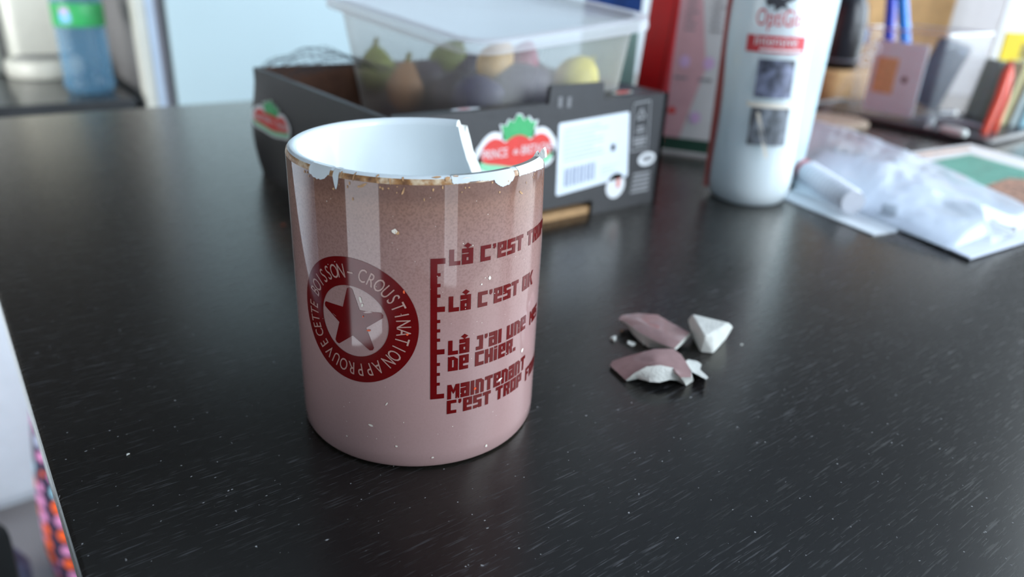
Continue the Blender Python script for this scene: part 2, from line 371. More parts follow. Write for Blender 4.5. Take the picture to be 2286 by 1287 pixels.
# lettering in the ring, read clockwise
ringtxt = [('CROUSTINATION', 75.7, -45.7), ('APPROUVE', -60.3, -137.4), ('CETTE', -150.5, -184), ('BOISSON', -202, -258.4)]
pink = mat('bare_glaze_lettering', (176, 138, 128), .12, .03)
sh = wsheet(.00018); rm = 15.7
for wd, a0, a1 in ringtxt:
    a0 -= 0
    for i, ch in enumerate(wd):
        a = math.radians(a0+(a1-a0)*i/max(1, len(wd)-1))
        sh.text(ch, 6.2, bc[0]+rm*math.cos(a), bc[1]+rm*math.sin(a), .62, rot=a-PI/2)
a = math.radians(90); sh.mesh([(bc[0]+rm*math.cos(a)+x, bc[1]+rm*math.sin(a)+y) for x, y in ((-.9, -.25), (.9, -.25), (.9, .25), (-.9, .25))], [(0, 1, 2, 3)])
sh.build('lettering', pink, badge)
# rounded star
pts = []
for i in range(5):
    a = math.radians(91.5-72*i); a2 = a-math.radians(36)
    tip = (10.8*math.cos(a), 10.8*math.sin(a)); 
    for k in range(5):
        b = a+math.radians(95-47.5*k); pts.append((bc[0]-.2+9.6*math.cos(a)+1.15*math.cos(b), bc[1]+.2+9.6*math.sin(a)+1.15*math.sin(b)))
    pts.append((bc[0]-.2+4.9*math.cos(a2), bc[1]+.2+4.9*math.sin(a2)))
sh = wsheet(.00010); c0 = (bc[0]-.2, bc[1]+.2)
for i in range(len(pts)):
    p, q = pts[i], pts[(i+1) % len(pts)]; prev = [c0, c0]
    for k in range(1, 5):
        t = k/4; pa = (c0[0]+(p[0]-c0[0])*t, c0[1]+(p[1]-c0[1])*t); pb = (c0[0]+(q[0]-c0[0])*t, c0[1]+(q[1]-c0[1])*t)
        sh.poly([prev[0], pa, pb] if k == 1 else [prev[0], pa, pb, prev[1]]); prev = [pa, pb]
sh.build('star', RED(), mug)
# gauge scale
sh = wsheet(.00010); sh.rect(3.05, 26.4, 5.0, 72.8)
for z in (71.1, 56.0, 41.9, 26.4): sh.rect(5.0, z, 7.3, z+1.7)
for z0, z1 in ((57.7, 71.1), (43.6, 56.0), (28.1, 41.9)):
    for k in range(3): zz = z0+(z1-z0)*(k+1)/4-.45; sh.rect(5.0, zz, 5.95, zz+1.05)
sh.build('gauge_scale', RED(), mug)
# square unicase lettering
t_ = .245; W_ = .60
def gl(ch):
    w = W_; s_ = t_; R = []
    L = (0, 0, s_, 1); RR = (w-s_, 0, w, 1); TOP = (0, 1-s_, w, 1); BOT = (0, 0, w, s_)
    if ch == 'L': return [L, (0, 0, w*.95, s_+.02)], w*.95
    if ch == 'A': return [(0, 1-s_-.04, w, 1), RR, (0, 0, s_, .66), BOT, (0, .43, w, .66)], w
    if ch == 'a': return gl('A')[0]+[[(.16, 1.12), (w/2, .98), (w-.16, 1.12), (w-.08, 1.16), (w/2, 1.34), (.08, 1.16)]], w
    if ch == 'C': return [TOP, L, BOT], w
    if ch == "'": return [[(.06, 1), (.24, 1), (.24, .78), (.14, .66), (.05, .74)]], .28
    if ch == 'E': return [(0, 1-s_+.04, w, 1), L, (0, 0, w*.95, s_), (w-s_, .46, w, 1), (0, .40, w, .60)], w
    if ch == 'S': return [TOP, (0, .4, s_, 1), (0, .4, w, .6), (w-s_, 0, w, .6), BOT], w
    if ch == 'T': return [TOP, (w/2-s_/2, 0, w/2+s_/2, 1)], w
    if ch == 'R': return [L, TOP, (w-s_, .42, w, 1), (0, .36, w*.85, .56), [(w*.5, .45), (w*.85, .5), (w, 0), (w-s_, 0)]], w
    if ch == 'O': return [L, RR, TOP, BOT], w
    if ch == 'P': return [L, TOP, (w-s_, .36, w, 1), (0, .36, w, .56)], w
    if ch == 'K': return [(0, 0, .2, 1), [(.18, .60), (w-.16, 1), (w+.04, 1), (.34, .48), (.18, .40)], [(.22, .52), (.38, .62), (w+.05, 0), (w-.17, 0)]], w+.03
    if ch == 'J': return [(w*.35, 0, w*.35+s_, 1), (0, 0, w*.5, s_), (w*.1, 1-s_, w*.6, 1)], w*.72
    if ch == 'I': return [(0, 0, s_, 1)], s_+.02
    if ch == 'i': return [(0, 0, s_, .82), (0, .86, s_, 1.02)], s_+.02
    if ch == 'U': return [L, RR, BOT], w
    if ch == 'N': return [L, (0, 1-s_, w*.7, 1), [(w*.6, 1), (w, .82), (w, 0), (w-s_, 0), (w-s_, .78), (w*.6, 1-s_)]], w
    if ch == 'D': return [L, BOT, (0, 1-s_, w*.62, 1), [(w*.55, 1), (w, .8), (w, 0), (w-s_, 0), (w-s_, .76), (w*.55, 1-s_)]], w
    if ch == 'H': return [L, RR, (0, .38, w, .6)], w
    if ch == 'M': return [L, (w*1.28-s_, 0, w*1.28, 1), [(0, 1), (s_, 1), (w*.64, .62), (w*.64, .34)], [(w*1.28, 1), (w*1.28-s_, 1), (w*.64, .62), (w*.64, .34)]], w*1.28
    if ch == 'F': return [L, TOP, (0, .4, w*.85, .6)], w
    if ch == '.': return [(0, 0, s_, s_)], s_
    return [], .34
def line(txt, s0, z0, h, s1):
    cells = []; x = 0
    for ch in txt:
        g, wd = gl(ch); cells.append((g, x)); x += wd+(.075 if ch != ' ' else 0)
    k = (s1-s0)/(x-.075); sh = wsheet(.00010)
    for g, x0 in cells:
        for r in g:
            if isinstance(r, tuple): P = [(r[0], r[1]), (r[2], r[1]), (r[2], r[3]), (r[0], r[3])]
            else: P = r
            sh.poly([(s0+(x0+a)*k, z0+b*h) for a, b in P])
    sh.build('lettering', RED(), mug)
line("La C'EST TROP", 8.4, 70.3, 4.9, 53.0)
line("La C'EST OK", 8.4, 55.7, 5.0, 43.6)
line("La J'AI UNE", 8.4, 41.3, 4.9, 40.0); line("MES", 43.2, 40.9, 4.9, 51.5)
line("DE CHiER.", 8.4, 35.7, 5.0, 34.3)
line("MAINTENANT", 8.3, 25.7, 5.2, 41.2)
line("C'EST TROP", 8.2, 20.4, 4.9, 39.2); line("FROiD", 42.3, 20.0, 4.9, 57.5)
# peeled paint and chips (outlined in pixels of the wall, turned into places on the mug)
def mugpx(x, y):
    d = ray(x, y); e = EYE-MUG; a = d.x**2+d.y**2; b = 2*(d.x*e.x+d.y*e.y); c = e.x**2+e.y**2-MR**2
    q = max(b*b-4*a*c, 0); t = (-b-math.sqrt(q))/(2*a); P = e+d*t
    dd = math.degrees(math.atan2(P.y, P.x)-A0); dd = (dd+180) % 360-180
    return math.radians(dd)*MR*1000, P.z*1000
def blob(s, z, rs, rz, n=9, j=.3, rot=0):
    return [(s+x, z+y) for x, y in [(lambda a, r: (r*rs*math.cos(a)*math.cos(rot)-r*rz*math.sin(a)*math.sin(rot), r*rs*math.cos(a)*math.sin(rot)+r*rz*math.sin(a)*math.cos(rot)))(2*PI*i/n, 1+random.uniform(-j, j)) for i in range(n)]]
def lipchip(s0, s1, depth, seed, parent=mug):
    """irregular patch hanging from the lip between two arc positions; depth(t) in mm below the lip line"""
    sh = wsheet(.00014); N = max(6, int((s1-s0)/.45)); zl = (MH-LIP)*1000
    for i in range(N):
        a = s0+(s1-s0)*i/N; b = s0+(s1-s0)*(i+1)/N
        da = depth(i/N)+.5*noise.noise(Vector((a*1.3, seed, 0))); db = depth((i+1)/N)+.5*noise.noise(Vector((b*1.3, seed, 0)))
        lv = [max(0, 1)]
        zs = [zl+4.0, zl+2.6, zl+1.3, zl+.5]
        for z0, z1 in zip(zs, zs[1:]): sh.poly([(a, z0), (b, z0), (b, z1), (a, z1)])
        sh.poly([(a, zl+.5), (b, zl+.5), (b, zl-db), (a, zl-da)])
    sh.build('paint_chip', PORC(), parent)
lipchip(-34.5, -26.2, lambda t: 1.9*math.sin(PI*min(1, t*1.05+.05))**.5-.2, 1)
lipchip(-25.0, -23.0, lambda t: 3.6*math.sin(PI*t)**.8-.3, 2)
lipchip(9.0, 22.0, lambda t: -.4+.25*math.sin(9*t), 3)
lipchip(21.8, 29.5, lambda t: 2.4*math.sin(PI*t)**.6-.2, 4)
lipchip(31.5, 47.8, lambda t: .25+1.0*t**2, 5)
sh = wsheet(.00013)
for x, y, a, b, r in ((881, 516, .9, .8, 0), (828, 948, .8, .45, 0), (1093, 620, .45, .7, .2), (1116, 846, .9, .4, .3), (1165, 781, .8, .6, .4), (1085, 994, .4, .5, 0), (805, 668, .4, 1.1, .2), (809, 681, .3, .6, -.5), (1040, 403, 1.9, .8, 0), (966, 1020, .5, .3, 0), (885, 995, .4, .3, 0), (775, 972, .3, .3, 0), (1075, 634, .25, .3, 0), (863, 901, .2, .7, -.5)):
    s, z = mugpx(x, y); sh.poly(blob(s, z, a, b, 9, .25, r))
for k in range(70):
    x = random.uniform(720, 1180); y = random.uniform(430, 1000); s, z = mugpx(x, y); r = random.uniform(.07, .16); sh.poly(blob(s, z, r, r*random.uniform(.7, 1.5), 5))
o = sh.build('paint_speck', mat('chipped_white', (232, 222, 208), .5, .05), mug); o['kind'] = 'stuff'
sh = wsheet(.00013)
for x, y, a, b, r in ((761, 388, .3, .9, .1), (789, 393, .3, 1.3, -.15), (842, 399, .45, 1.5, .2), (871, 404, .25, .9, .1), (899, 400, .3, .6, 0), (809, 414, .35, 1.4, -1.1), (900, 427, .3, 1.1, -.3), (1163, 429, .3, 1.0, 1.0), (887, 519, .7, .5, 0), (976, 395, 1.2, .35, 0), (1000, 398, .9, .6, .4), (745, 421, .4, .3, 0), (1115, 429, .3, .3, 0), (1020, 392, .7, .4, 0)):
    s, z = mugpx(x, y); sh.poly(blob(s, z, a, b, 8, .3, r))
for k in range(26):
    s = random.uniform(-40, 44); z = 93.6-abs(random.gauss(0, 1.6)); sh.poly(blob(s, z, random.uniform(.12, .3), random.uniform(.15, .6), 6))
o = sh.build('tan_scratch', TAN(), mug); o['kind'] = 'stuff'
sh = wsheet(.00020)
for x, y, a, b in ((824, 737, .7, .3), (902, 650, .3, .6), (1060, 866, .4, .55), (909, 746, .4, .4), (811, 706, .2, .3)):
    s, z = mugpx(x, y); sh.poly(blob(s, z, a, b, 7))
o = sh.build('orange_speck', mat('bright_orange_scratch', (232, 92, 48), .5, .05), mug); o['kind'] = 'stuff'
# jagged white flake left standing at the right end of the rim
dep = (MUG+cyl(66, MR-WT/2, 0)).dot(H3(0, 1)); mb = MB()
fl_ = [D(x, y, dep) for x, y in ((1176, 364), (1190, 350), (1197, 338), (1201, 346), (1208, 336), (1213, 330), (1216, 338), (1217, 352), (1198, 362))]
mb.loft([fl_, [p+H3(.0006, .0016, 0) for p in fl_]]); mb.build('rim_flake', BREAK(), mug)
# ================================================================== shards
def zs(zx, zy, z): return G(1320+zx*.17094, 660+zy*.17094, z/1000)
def shard(name, label, pairs, bulge, mats, lipidx=(), mats_side=1):
    """pairs: ((x, y, z) top, (x, y, z) foot or None) round the piece; the outer face is a dome over the top outline"""
    T = [zs(*t) for t, _ in pairs]; B = []
    cen = sum(T, Vector())/len(T)
    for (t, b), p in zip(pairs, T):
        B.append(zs(*b) if b else Vector((p.x, p.y, max(TZ+.0002, p.z-.0042)))+(cen-p)*.02)
    mb = MB(); n = len(T); R = 5; loops = []
    for k in range(R):
        t = 1-k/R; loops.append([cen+(p-cen)*t+Vector((0, 0, bulge*(1-t*t))) for p in T])
    mb.loft(loops, False, False, 0); mb.add(loops[-1]+[cen+Vector((0, 0, bulge))], [(i, (i+1) % n, n) for i in range(n)], 0)
    mids = []
    for k in (0, .35, .7, 1):
        mids.append([p.lerp(q, k)+Vector((noise.noise(p*400+Vector((k, 0, 0))), noise.noise(p*400+Vector((5, k, 0))), 0))*(.0004 if 0 < k < 1 else 0) for p, q in zip(T, B)])
    mb.loft(mids, False, False, 1)
    cb = sum(B, Vector())/n; cb.z = max(TZ+.0003, cen.z+bulge-.0042)
    mb.add(B+[cb], [((i+1) % n, i, n) for i in range(n)], 1)
    return mb.build(name, mats, smooth=35, tag_=(label, 'shard'))
sg = mat('shard_glaze', (158, 127, 124), .07, .05, 300)
shard('mug_shard', 'pinkish brown mug shard with tan rim edge, resting above the other brown shard', [
    ((352, 305, 5.5), (375, 325, 4.6)), ((400, 252, 6), None), ((600, 226, 6), None), ((870, 245, 6.2), None), ((1010, 330, 6.5), None), ((1150, 402, 6.5), None), ((1290, 482, 6.2), (1312, 510, 3.8)),
    ((1190, 580, 6.0), (1215, 605, 2.6)), ((1085, 688, 5.6), (1105, 705, 2)), ((930, 632, 5.3), (935, 680, .5)), ((780, 560, 5.4), (745, 672, .3)), ((640, 480, 5.6), (640, 600, .3)), ((530, 405, 5.8), (540, 500, 1.2)), ((430, 335, 5.7), (470, 395, 3))], .0014, [sg, BREAK()])
shard('mug_shard', 'arched dark brown mug shard with a wide white broken edge', [
    ((245, 905, 1.6), (250, 920, .3)), ((275, 850, 2.0), None), ((450, 790, 4.2), None), ((640, 738, 6.5), None), ((830, 692, 8.2), None), ((1070, 690, 8.0), None), ((1170, 762, 7.2), None), ((1240, 860, 6.2), (1250, 900, 1)), ((1300, 972, 5.5), (1320, 1020, .6)),
    ((1312, 1062, 5.0), (1335, 1110, .3)), ((1170, 1065, 5.4), (1240, 1172, .3)), ((1112, 1000, 6.5), (1140, 1105, 2)), ((1070, 938, 7.6), (1030, 1092, 3.2)), ((900, 905, 8.6), (890, 1130, 3)), ((720, 922, 8.0), (760, 1120, 2.6)), ((560, 1010, 5.0), (610, 1080, 2.0)), ((450, 1100, 1.6), (468, 1112, .3))], .0008, [sg, BREAK()])
def hull(name, pts, mats, label, cat='shard', bev=.0003, group=None):
    me = bpy.data.meshes.new(name); bm = bmesh.new()
    for p in pts: bm.verts.new(p)
    r = bmesh.ops.convex_hull(bm, input=bm.verts[:]); bmesh.ops.delete(bm, geom=[v for v in bm.verts if not v.link_faces], context='VERTS')
    if bev: bmesh.ops.bevel(bm, geom=bm.edges[:], offset=bev, segments=2, affect='EDGES')
    bm.to_mesh(me); bm.free(); me.materials.append(mats); o = bpy.data.objects.new(name, me); C.objects.link(o); return tag(o, label, cat, group)
hull('mug_shard', [zs(1318, 236, 13), zs(1800, 350, 12), zs(1852, 402, 9.5), zs(1480, 525, 8.4), zs(1590, 525, 8), zs(1258, 310, 9), zs(1425, 735, .2), zs(1590, 752, .2), zs(1330, 560, .2), zs(1760, 560, .2), zs(1700, 470, .2), zs(1440, 470, .2), zs(1600, 322, 12)], BREAK(), 'thick white wedge-shaped mug shard showing no brown glaze')
mb = MB(); pl = [(1225, 852), (1270, 830), (1380, 850), (1440, 890), (1422, 962), (1530, 1062), (1500, 1090), (1320, 992)]
tp = [zs(x, y, 4.2) for x, y in pl]; bt = [zs(x*.93+96, y*.93+78, .2) for x, y in pl]; mb.loft([bt, tp], True, False, 1); mb.add(tp, [tuple(range(8))], 0)
mb.build('mug_shard', [BREAK(), sg], smooth=30, bevel=.0003, tag_=('small white splinter of mug lying against the arched brown shard', 'shard'))
def crumb(zx, zy, r, lab, m, flat=.6, group=None, px=None):
    c = zs(zx, zy, 0) if px is None else G(px[0], px[1], 0); c.z = TZ+r*flat*.8
    hull('mug_crumb', [c+Vector((random.uniform(-1, 1)*r, random.uniform(-1, 1)*r*.8, random.uniform(-1, .9)*r*flat)) for _ in range(16)]+[c+Vector((0, 0, -r*flat*.8))], m, lab, 'crumb', .0001, group)
crumb(305, 575, .0019, 'rounded white ceramic crumb lying farthest out beside the shards', BREAK(), .5)
crumb(522, 632, .0024, 'angular white ceramic crumb between rounded crumb and shards', BREAK(), .5)
crumb(395, 462, .0009, 'tiny tan ceramic crumb beside the left tip of the upper shard', TAN(), .4)
crumb(690, 640, .0016, 'white splinter touching the broken side of the upper shard', BREAK(), .9)
crumb(1965, 640, .0008, 'tiny grey grain beyond the white wedge shard', BREAK(), .4)
crumb(0, 0, .0009, 'tiny white grain alone on the bare black table', BREAK(), .5, px=(286, 1015))
crumb(0, 0, .0013, 'small reddish crumb on the table between mug and black crate', mat('red_crumb', (150, 82, 60), .8, .1), .6, px=(633, 503))
# ================================================================== cardboard crate
CU, CV, CW, CD, CHT = .1789, .3339, .208, .190, .074
crate = thing('cardboard_crate', 'low black printed cardboard produce crate holding a plastic box', 'crate', matrix=frame(CU, CV))
bk = mat('black_card', (42, 42, 45), .42, .06, 120, bump=.15, bscale=300)
kr = mat('kraft_card', (176, 138, 96), .8, .08, 200); krd = mat('brown_card_inside', (120, 84, 66), .8, .1, 120)
def cfr(a, b, lift=0): return UV(CU+a/1000, CV-lift, b/1000)          # front panel: mm along, mm up
def csd(a, b, lift=0): return UV(CU-lift, CV+a/1000, b/1000)          # left panel: mm back from the near corner
def fpx(x, y): p = onv(x, y, CV); return ((p.dot(UU)-CU)*1000, (p.z-TZ)*1000)
def spx(x, y): p = onu(x, y, CU); return ((p.dot(VV)-CV)*1000, (p.z-TZ)*1000)
n0, n1 = 72, fpx(1320, 474)[0]
nh = 9.5
fp = [(0, 0), (n0, 0), (n0, nh), (n1, nh), (n1, 0), (208, 0), (208, 74), (0, 74)]
tabL, tabR = fpx(1228, 243)[0], fpx(1345, 226)[0]
fp = fp[:6]+[(208, 74), (tabR+1, 74), (tabR, 84), (tabL, 84), (tabL-1, 74), (0, 74)]
mb = MB(); mb.prism(fp, 0, .0032, 0, lambda x, y, z: cfr(x, y, -z)); front = mb.build('front_panel', [bk], crate)
def lside(x, y, z):   # left panel bows out towards its far end
    bow = 4.5*math.exp(-((x-190)/22)**2)*math.sin(PI*min(1, max(0, y/62)))
    return UV(CU-bow/1000+z, CV+x/1000, y/1000)
mb = MB(); NL, NH = 30, 8
for z in (0, .0032):
    vs = [lside(CD*1000*i/NL, CHT*1000*k/NH, z) for i in range(NL+1) for k in range(NH+1)]
    mb.add(vs, [(i*(NH+1)+k, (i+1)*(NH+1)+k, (i+1)*(NH+1)+k+1, i*(NH+1)+k+1) for i in range(NL) for k in range(NH)], 0 if z == 0 else 1)
e0 = [lside(CD*1000*i/NL, 74, 0) for i in range(NL+1)]; e1 = [lside(CD*1000*i/NL, 74, .0032) for i in range(NL+1)]; mb.loft([e0, e1], False, False, 0, closed=False)
left = mb.build('side_panel', [bk, krd], crate, smooth=40)
mb = MB(); mb.prism([(0, 0), (190, 0), (190, 74), (0, 74)], 0, .0032, 0, lambda x, y, z: UV(CU+CW-z, CV+x/1000, y/1000)); mb.build('side_panel', [bk], crate)
mb = MB(); mb.prism([(0, 0), (208, 0), (208, 74), (0, 74)], 0, .0032, 0, lambda x, y, z: UV(CU+x/1000, CV+CD-z, y/1000)); mb.build('back_panel', [krd], crate)
mb = MB(); mb.prism([(.003, .002), (CW-.003, .002), (CW-.003, CD-.003), (.003, CD-.003)], .0002, .0052, 0, lambda x, y, z: UV(CU+x, CV+y, z)); mb.build('base_board', [kr], crate)
# folded lip along the top of the front: two stretches either side of the tab
def flap(name, a0, a1, dep):
    mb = MB(); mb.prism([(a0, 3.2), (a1, 3.2), (a1, dep), (a0+3, dep)], .0724, .0740, 0, lambda x, y, z: UV(CU+x/1000, CV+y/1000, z)); return mb.build(name, [bk], crate)
f1 = flap('top_flap', 4, tabL-1, 9.5); f2 = flap('top_flap', tabR+1, 204, 9.5)
# corner post folded at the near right
mb = MB(); mb.prism([(150, 9.5), (204, 9.5), (204, 40), (186, 40)], .0722, .0738, 0, lambda x, y, z: UV(CU+x/1000, CV+y/1000, z)); f3 = mb.build('corner_flap', [bk], crate)
cw = mat('white_print', (232, 234, 236), .5, .03); cg = mat('crown_green', (60, 172, 104), .5, .08, 300); cr_ = mat('logo_red', (222, 60, 52), .5, .05, 300); cgl = mat('pale_green_print', (140, 214, 170), .5, .05, 300)
def cartouche(fn, cx, cy, k, parent, sk=0):
    """three-lobed red banner with white rim, green crown above and green shadow below"""
    def lob(grow):
        out = []
        N = 60; up = []; lo = []
        for i in range(N+1):
            x = -43-grow+(86+2*grow)*i/N
            yu = 6.5+6.5*abs(math.cos(PI*x/30))**.8+grow; yl = -15-grow*.9-2.2*math.cos(PI*x/30)
            e = (max(0, 1-(abs(x)/(43.01+grow))**5))**.5
            up.append((x, -2+(yu+2)*e)); lo.append((x, -2+(yl+2)*e))
        return up, lo
    def put(sh, ul, mi, dy=0):
        up, lo = ul
        for i in range(len(up)-1): sh.poly([(cx+lo[i][0]*k, cy+(lo[i][1]+dy)*k+sk*lo[i][0]*k), (cx+lo[i+1][0]*k, cy+(lo[i+1][1]+dy)*k+sk*lo[i+1][0]*k), (cx+up[i+1][0]*k, cy+(up[i+1][1]+dy)*k+sk*up[i+1][0]*k), (cx+up[i][0]*k, cy+(up[i][1]+dy)*k+sk*up[i][0]*k)], mi)
    def P(l): return [(cx+x*k, cy+y*k+sk*x*k) for x, y in l]
    s0 = Sheet(fn, .00020); put(s0, lob(6), 0); put(s0, lob(4), 0, -7)
    crn = [(-16, 9), (-20, 24), (-14, 22.5), (-11, 28), (-6, 25.5), (-2, 32), (3, 31), (6, 26), (11, 29), (15, 24), (21, 24.5), (17, 9)]
    s0.poly(P([(x*1.12+.3, y*1.04) for x, y in crn]))
    lg = s0.build('logo_outline', cw, parent)
    s1 = Sheet(fn, .00034); ul = lob(1.5); put(s1, ([(x, y*.0-9) for x, y in ul[0]], [(x, y-6) for x, y in ul[1]]), 0); s1.build('green_shade', cgl, parent)
    s2 = Sheet(fn, .00046); put(s2, lob(0), 0); s2.build('red_banner', cr_, parent)
    s3 = Sheet(fn, .00040); s3.poly(P(crn)); s3.build('crown', cg, parent)
    s4 = Sheet(fn, .00060)
    for wd, x, sz, wx in (('PRINCE', -27, 12.5, .72), ('de', -2, 9, .8), ('BRETAGNE', 23.5, 12.5, .62)): s4.text(wd, sz*k, cx+x*k, cy-2.5*k+sk*x*k, wx)
    s4.build('lettering', cw, parent)
    return lg
lc = fpx(1150, 326); lw = fpx(1243, 310)[0]-fpx(1060, 340)[0]
cartouche(cfr, (fpx(1060, 345)[0]+fpx(1243, 310)[0])/2, lc[1]-1.5, lw/98, front, 0)
q0 = spx(562, 245); q1 = spx(660, 275)
cartouche(lambda a, b, l: lside(158+(a-158)*1.55, b, 0)+(-UU)*(l+.0008), 158, 44, .40, left, 0)
# white shipping label and marks
sh = Sheet(cfr, .0003); c4 = [fpx(*p) for p in ((1240, 438), (1400, 393), (1405, 248), (1247, 275))]
def bil(a, b): 
    return (c4[0][0]*(1-a)*(1-b)+c4[1][0]*a*(1-b)+c4[2][0]*a*b+c4[3][0]*(1-a)*b, c4[0][1]*(1-a)*(1-b)+c4[1][1]*a*(1-b)+c4[2][1]*a*b+c4[3][1]*(1-a)*b)
rr = [(.5+(.47*(1 if math.cos(t) > 0 else -1)+.03*math.cos(t)), .5+(.46*(1 if math.sin(t) > 0 else -1)+.04*math.sin(t))) for t in [2*PI*(i+.5)/24 for i in range(24)]]
sh.poly([bil(a, b) for a, b in rr]); sticker = sh.build('label_sticker', mat('white_sticker', (226, 234, 242), .35, .02), front)
sh = Sheet(lambda a, b, l: cfr(*bil(a, b), l), .0005)
for i in range(26):
    a = .10+.42*i/26; 
    if i % 3 != 2: sh.rect(a, .10, a+.0062*(1+i % 2), .36)
sh.build('barcode', mat('barcode_grey', (146, 158, 186), .5, .03), front)
sh = Sheet(lambda a, b, l: cfr(*bil(a, b), l), .0005)
for r in range(8): sh.rect(.08, .88-.06*r, .08+random.uniform(.4, .62), .905-.06*r)
for r in range(3): sh.rect(.6, .14+.05*r, .6+random.uniform(.15, .25), .155+.05*r)
sh.build('fine_print', mat('fine_print_grey', (192, 203, 218), .5, .03), front)
sh = Sheet(lambda a, b, l: cfr(*bil(a, b), l), .0005); sh.rect(.74, .46, .80, .56); sh.build('dark_mark', mat('dark_ink', (40, 44, 56), .5, .03), front)
gp = mat('grey_print', (150, 150, 152), .5, .05); 
bx = [fpx(*p) for p in ((1405, 340), (1446, 332), (1453, 222), (1414, 230))]
def bil2(a, b): return tuple(bx[0][i]*(1-a)*(1-b)+bx[1][i]*a*(1-b)+bx[2][i]*a*b+bx[3][i]*(1-a)*b for i in (0, 1))
sh = Sheet(lambda a, b, l: cfr(*bil2(a, b), l), .0003)
for r in ((0, 0, 1, .03), (0, .97, 1, 1), (0, 0, .05, 1), (.95, 0, 1, 1)): sh.rect(*r)
for i in range(3):     # recycling triangle of three bars
    a0 = PI/2+2*PI*i/3; a1 = a0+2*PI/3
    p, q = (.5+.36*math.cos(a0), .73+.17*math.sin(a0)), (.5+.36*math.cos(a1), .73+.17*math.sin(a1))
    p2, q2 = (.5+.19*math.cos(a0), .73+.09*math.sin(a0)), (.5+.19*math.cos(a1), .73+.09*math.sin(a1))
    sh.poly([(p[0]+(q[0]-p[0])*.08, p[1]+(q[1]-p[1])*.08), (p[0]+(q[0]-p[0])*.92, p[1]+(q[1]-p[1])*.92), (p2[0]+(q2[0]-p2[0])*.92, p2[1]+(q2[1]-p2[1])*.92), (p2[0]+(q2[0]-p2[0])*.08, p2[1]+(q2[1]-p2[1])*.08)])
for y0, wd in ((.46, .4), (.38, .5), (.24, .7), (.17, .7), (.10, .6)): sh.rect(.5-wd/2, y0, .5+wd/2, y0+.045)
sh.build('recycling_mark', gp, front)
sh = Sheet(cfr, .0003); p = fpx(1443, 354); sh.poly(ellipse(p[0], p[1], 8.2, 4.6, 24)); ov = sh.build('white_mark', cw, front)
sh = Sheet(cfr, .0005); sh.poly(ellipse(p[0]+.6, p[1]+.3, 5.6, 2.4, 20)); sh.build('grey_mark', gp, front)
sh = Sheet(cfr, .0003); p = fpx(1373, 414); sh.poly(ellipse(p[0], p[1], 8.5, 8.5, 28)); ov = sh.build('round_sticker', cw, front)
sh = Sheet(cfr, .0005); sh.rect(p[0]+.6, p[1]-1.5, p[0]+4, p[1]+4.5); sh.build('red_mark', mat('faded_red', (232, 150, 140), .5, .05), front)
sh = Sheet(cfr, .0003); p = fpx(1430, 405)
for r in range(5): sh.rect(p[0]-8-r*.3, p[1]+5-r*3, p[0]+8, p[1]+6.6-r*3)
sh.build('small_print', gp, front)
sh = Sheet(cfr, .0003)
for x in (1250, 1270): p = fpx(x, 228); sh.rect(p[0]-1.6, p[1]-3.0, p[0]+1.6, p[1]+3.2)
sh.build('tab_print', mat('tab_print', (120, 120, 122), .5, .05), front)
def flp(a, b, l): return UV(CU+a/1000, CV+b/1000, .0741+l)
sh = Sheet(flp, .0001); P = G(1048, 246, .0742); pu = (P.dot(UU)-CU)*1000; sh.poly(ellipse(pu, 6.3, 9.5, 3.0, 28)); ov = sh.build('oval_sticker', cw, f1)
sh = Sheet(flp, .0003); sh.poly(ellipse(pu-1, 6.3, 4, 1.0, 16)); sh.build('red_mark', cr_, f1)
P = G(1390, 206, .0742); pu = (P.dot(UU)-CU)*1000; pv = (P.dot(VV)-CV)*1000
sh = Sheet(flp, .0001); sh.poly(ellipse(pu, pv, 11, 5, 28, .3)); ov = sh.build('oval_logo', mat('pale_logo', (190, 206, 196), .5, .05), f3)
sh = Sheet(flp, .0003); sh.poly(ellipse(pu, pv, 8.5, 3.2, 24, .3)); sh.build('red_mark', cr_, f3)
# fruit net spread over the back of the crate
mb = MB()
def netp(i, j):
    a = i/16; b = j/16; x = CU+.004+.085*a; y = CV+CD-.003-.055*b
    return UV(x, y, .0745+.012*math.sin(PI*min(1, a*1.1))*(1-.6*b)+.003*noise.noise(Vector((a*6, b*6, 0))))
for i in range(17):
    mb.tube([netp(i, j) for j in range(17)], .00022, 4); mb.tube([netp(j, i) for j in range(17)], .00022, 4)
mb.build('fruit_net', mat('black_net', (30, 30, 34), .6, .1), tag_=('fine black fruit net spread over the back of the cardboard crate', 'net'))
# ================================================================== plastic box
BW, BD, BH = .1476, .183, .103
e1 = Vector((math.cos(.0305), math.sin(.0305), .084)).normalized(); e2 = Vector((-math.sin(.0305), math.cos(.0305), .078)); e2 = (e2-e1*e2.dot(e1)).normalized(); e3 = e1.cross(e2)
Fp = UV(.2344, .3393, .1007)
BM = Matrix((e1, e2, e3)).transposed().to_4x4(); BM.translation = Fp-e3*(BH-.0075)
box_ = thing('plastic_food_box', 'frosted clear plastic food box with lid standing tilted in the crate', 'food box', matrix=BM)
fro = film('frosted_plastic', (214, 212, 206), .25, .28, .1, 60, .4); frl = film('frosted_lid', (232, 232, 236), .40, .3, .08, 60, .45)
def bl(w, d, r, z): return rrect(w, d, r, z, 6, BW/2, BD/2)
mb = MB(); mb.loft([bl(BW-.040, BD-.040, .014, .001), bl(BW-.032, BD-.032, .018, .003), bl(BW-.014, BD-.014, .018, BH-.008), bl(BW-.006, BD-.006, .020, BH-.007)], True, False)
mb.build('tub', fro, box_, smooth=40, local=True)
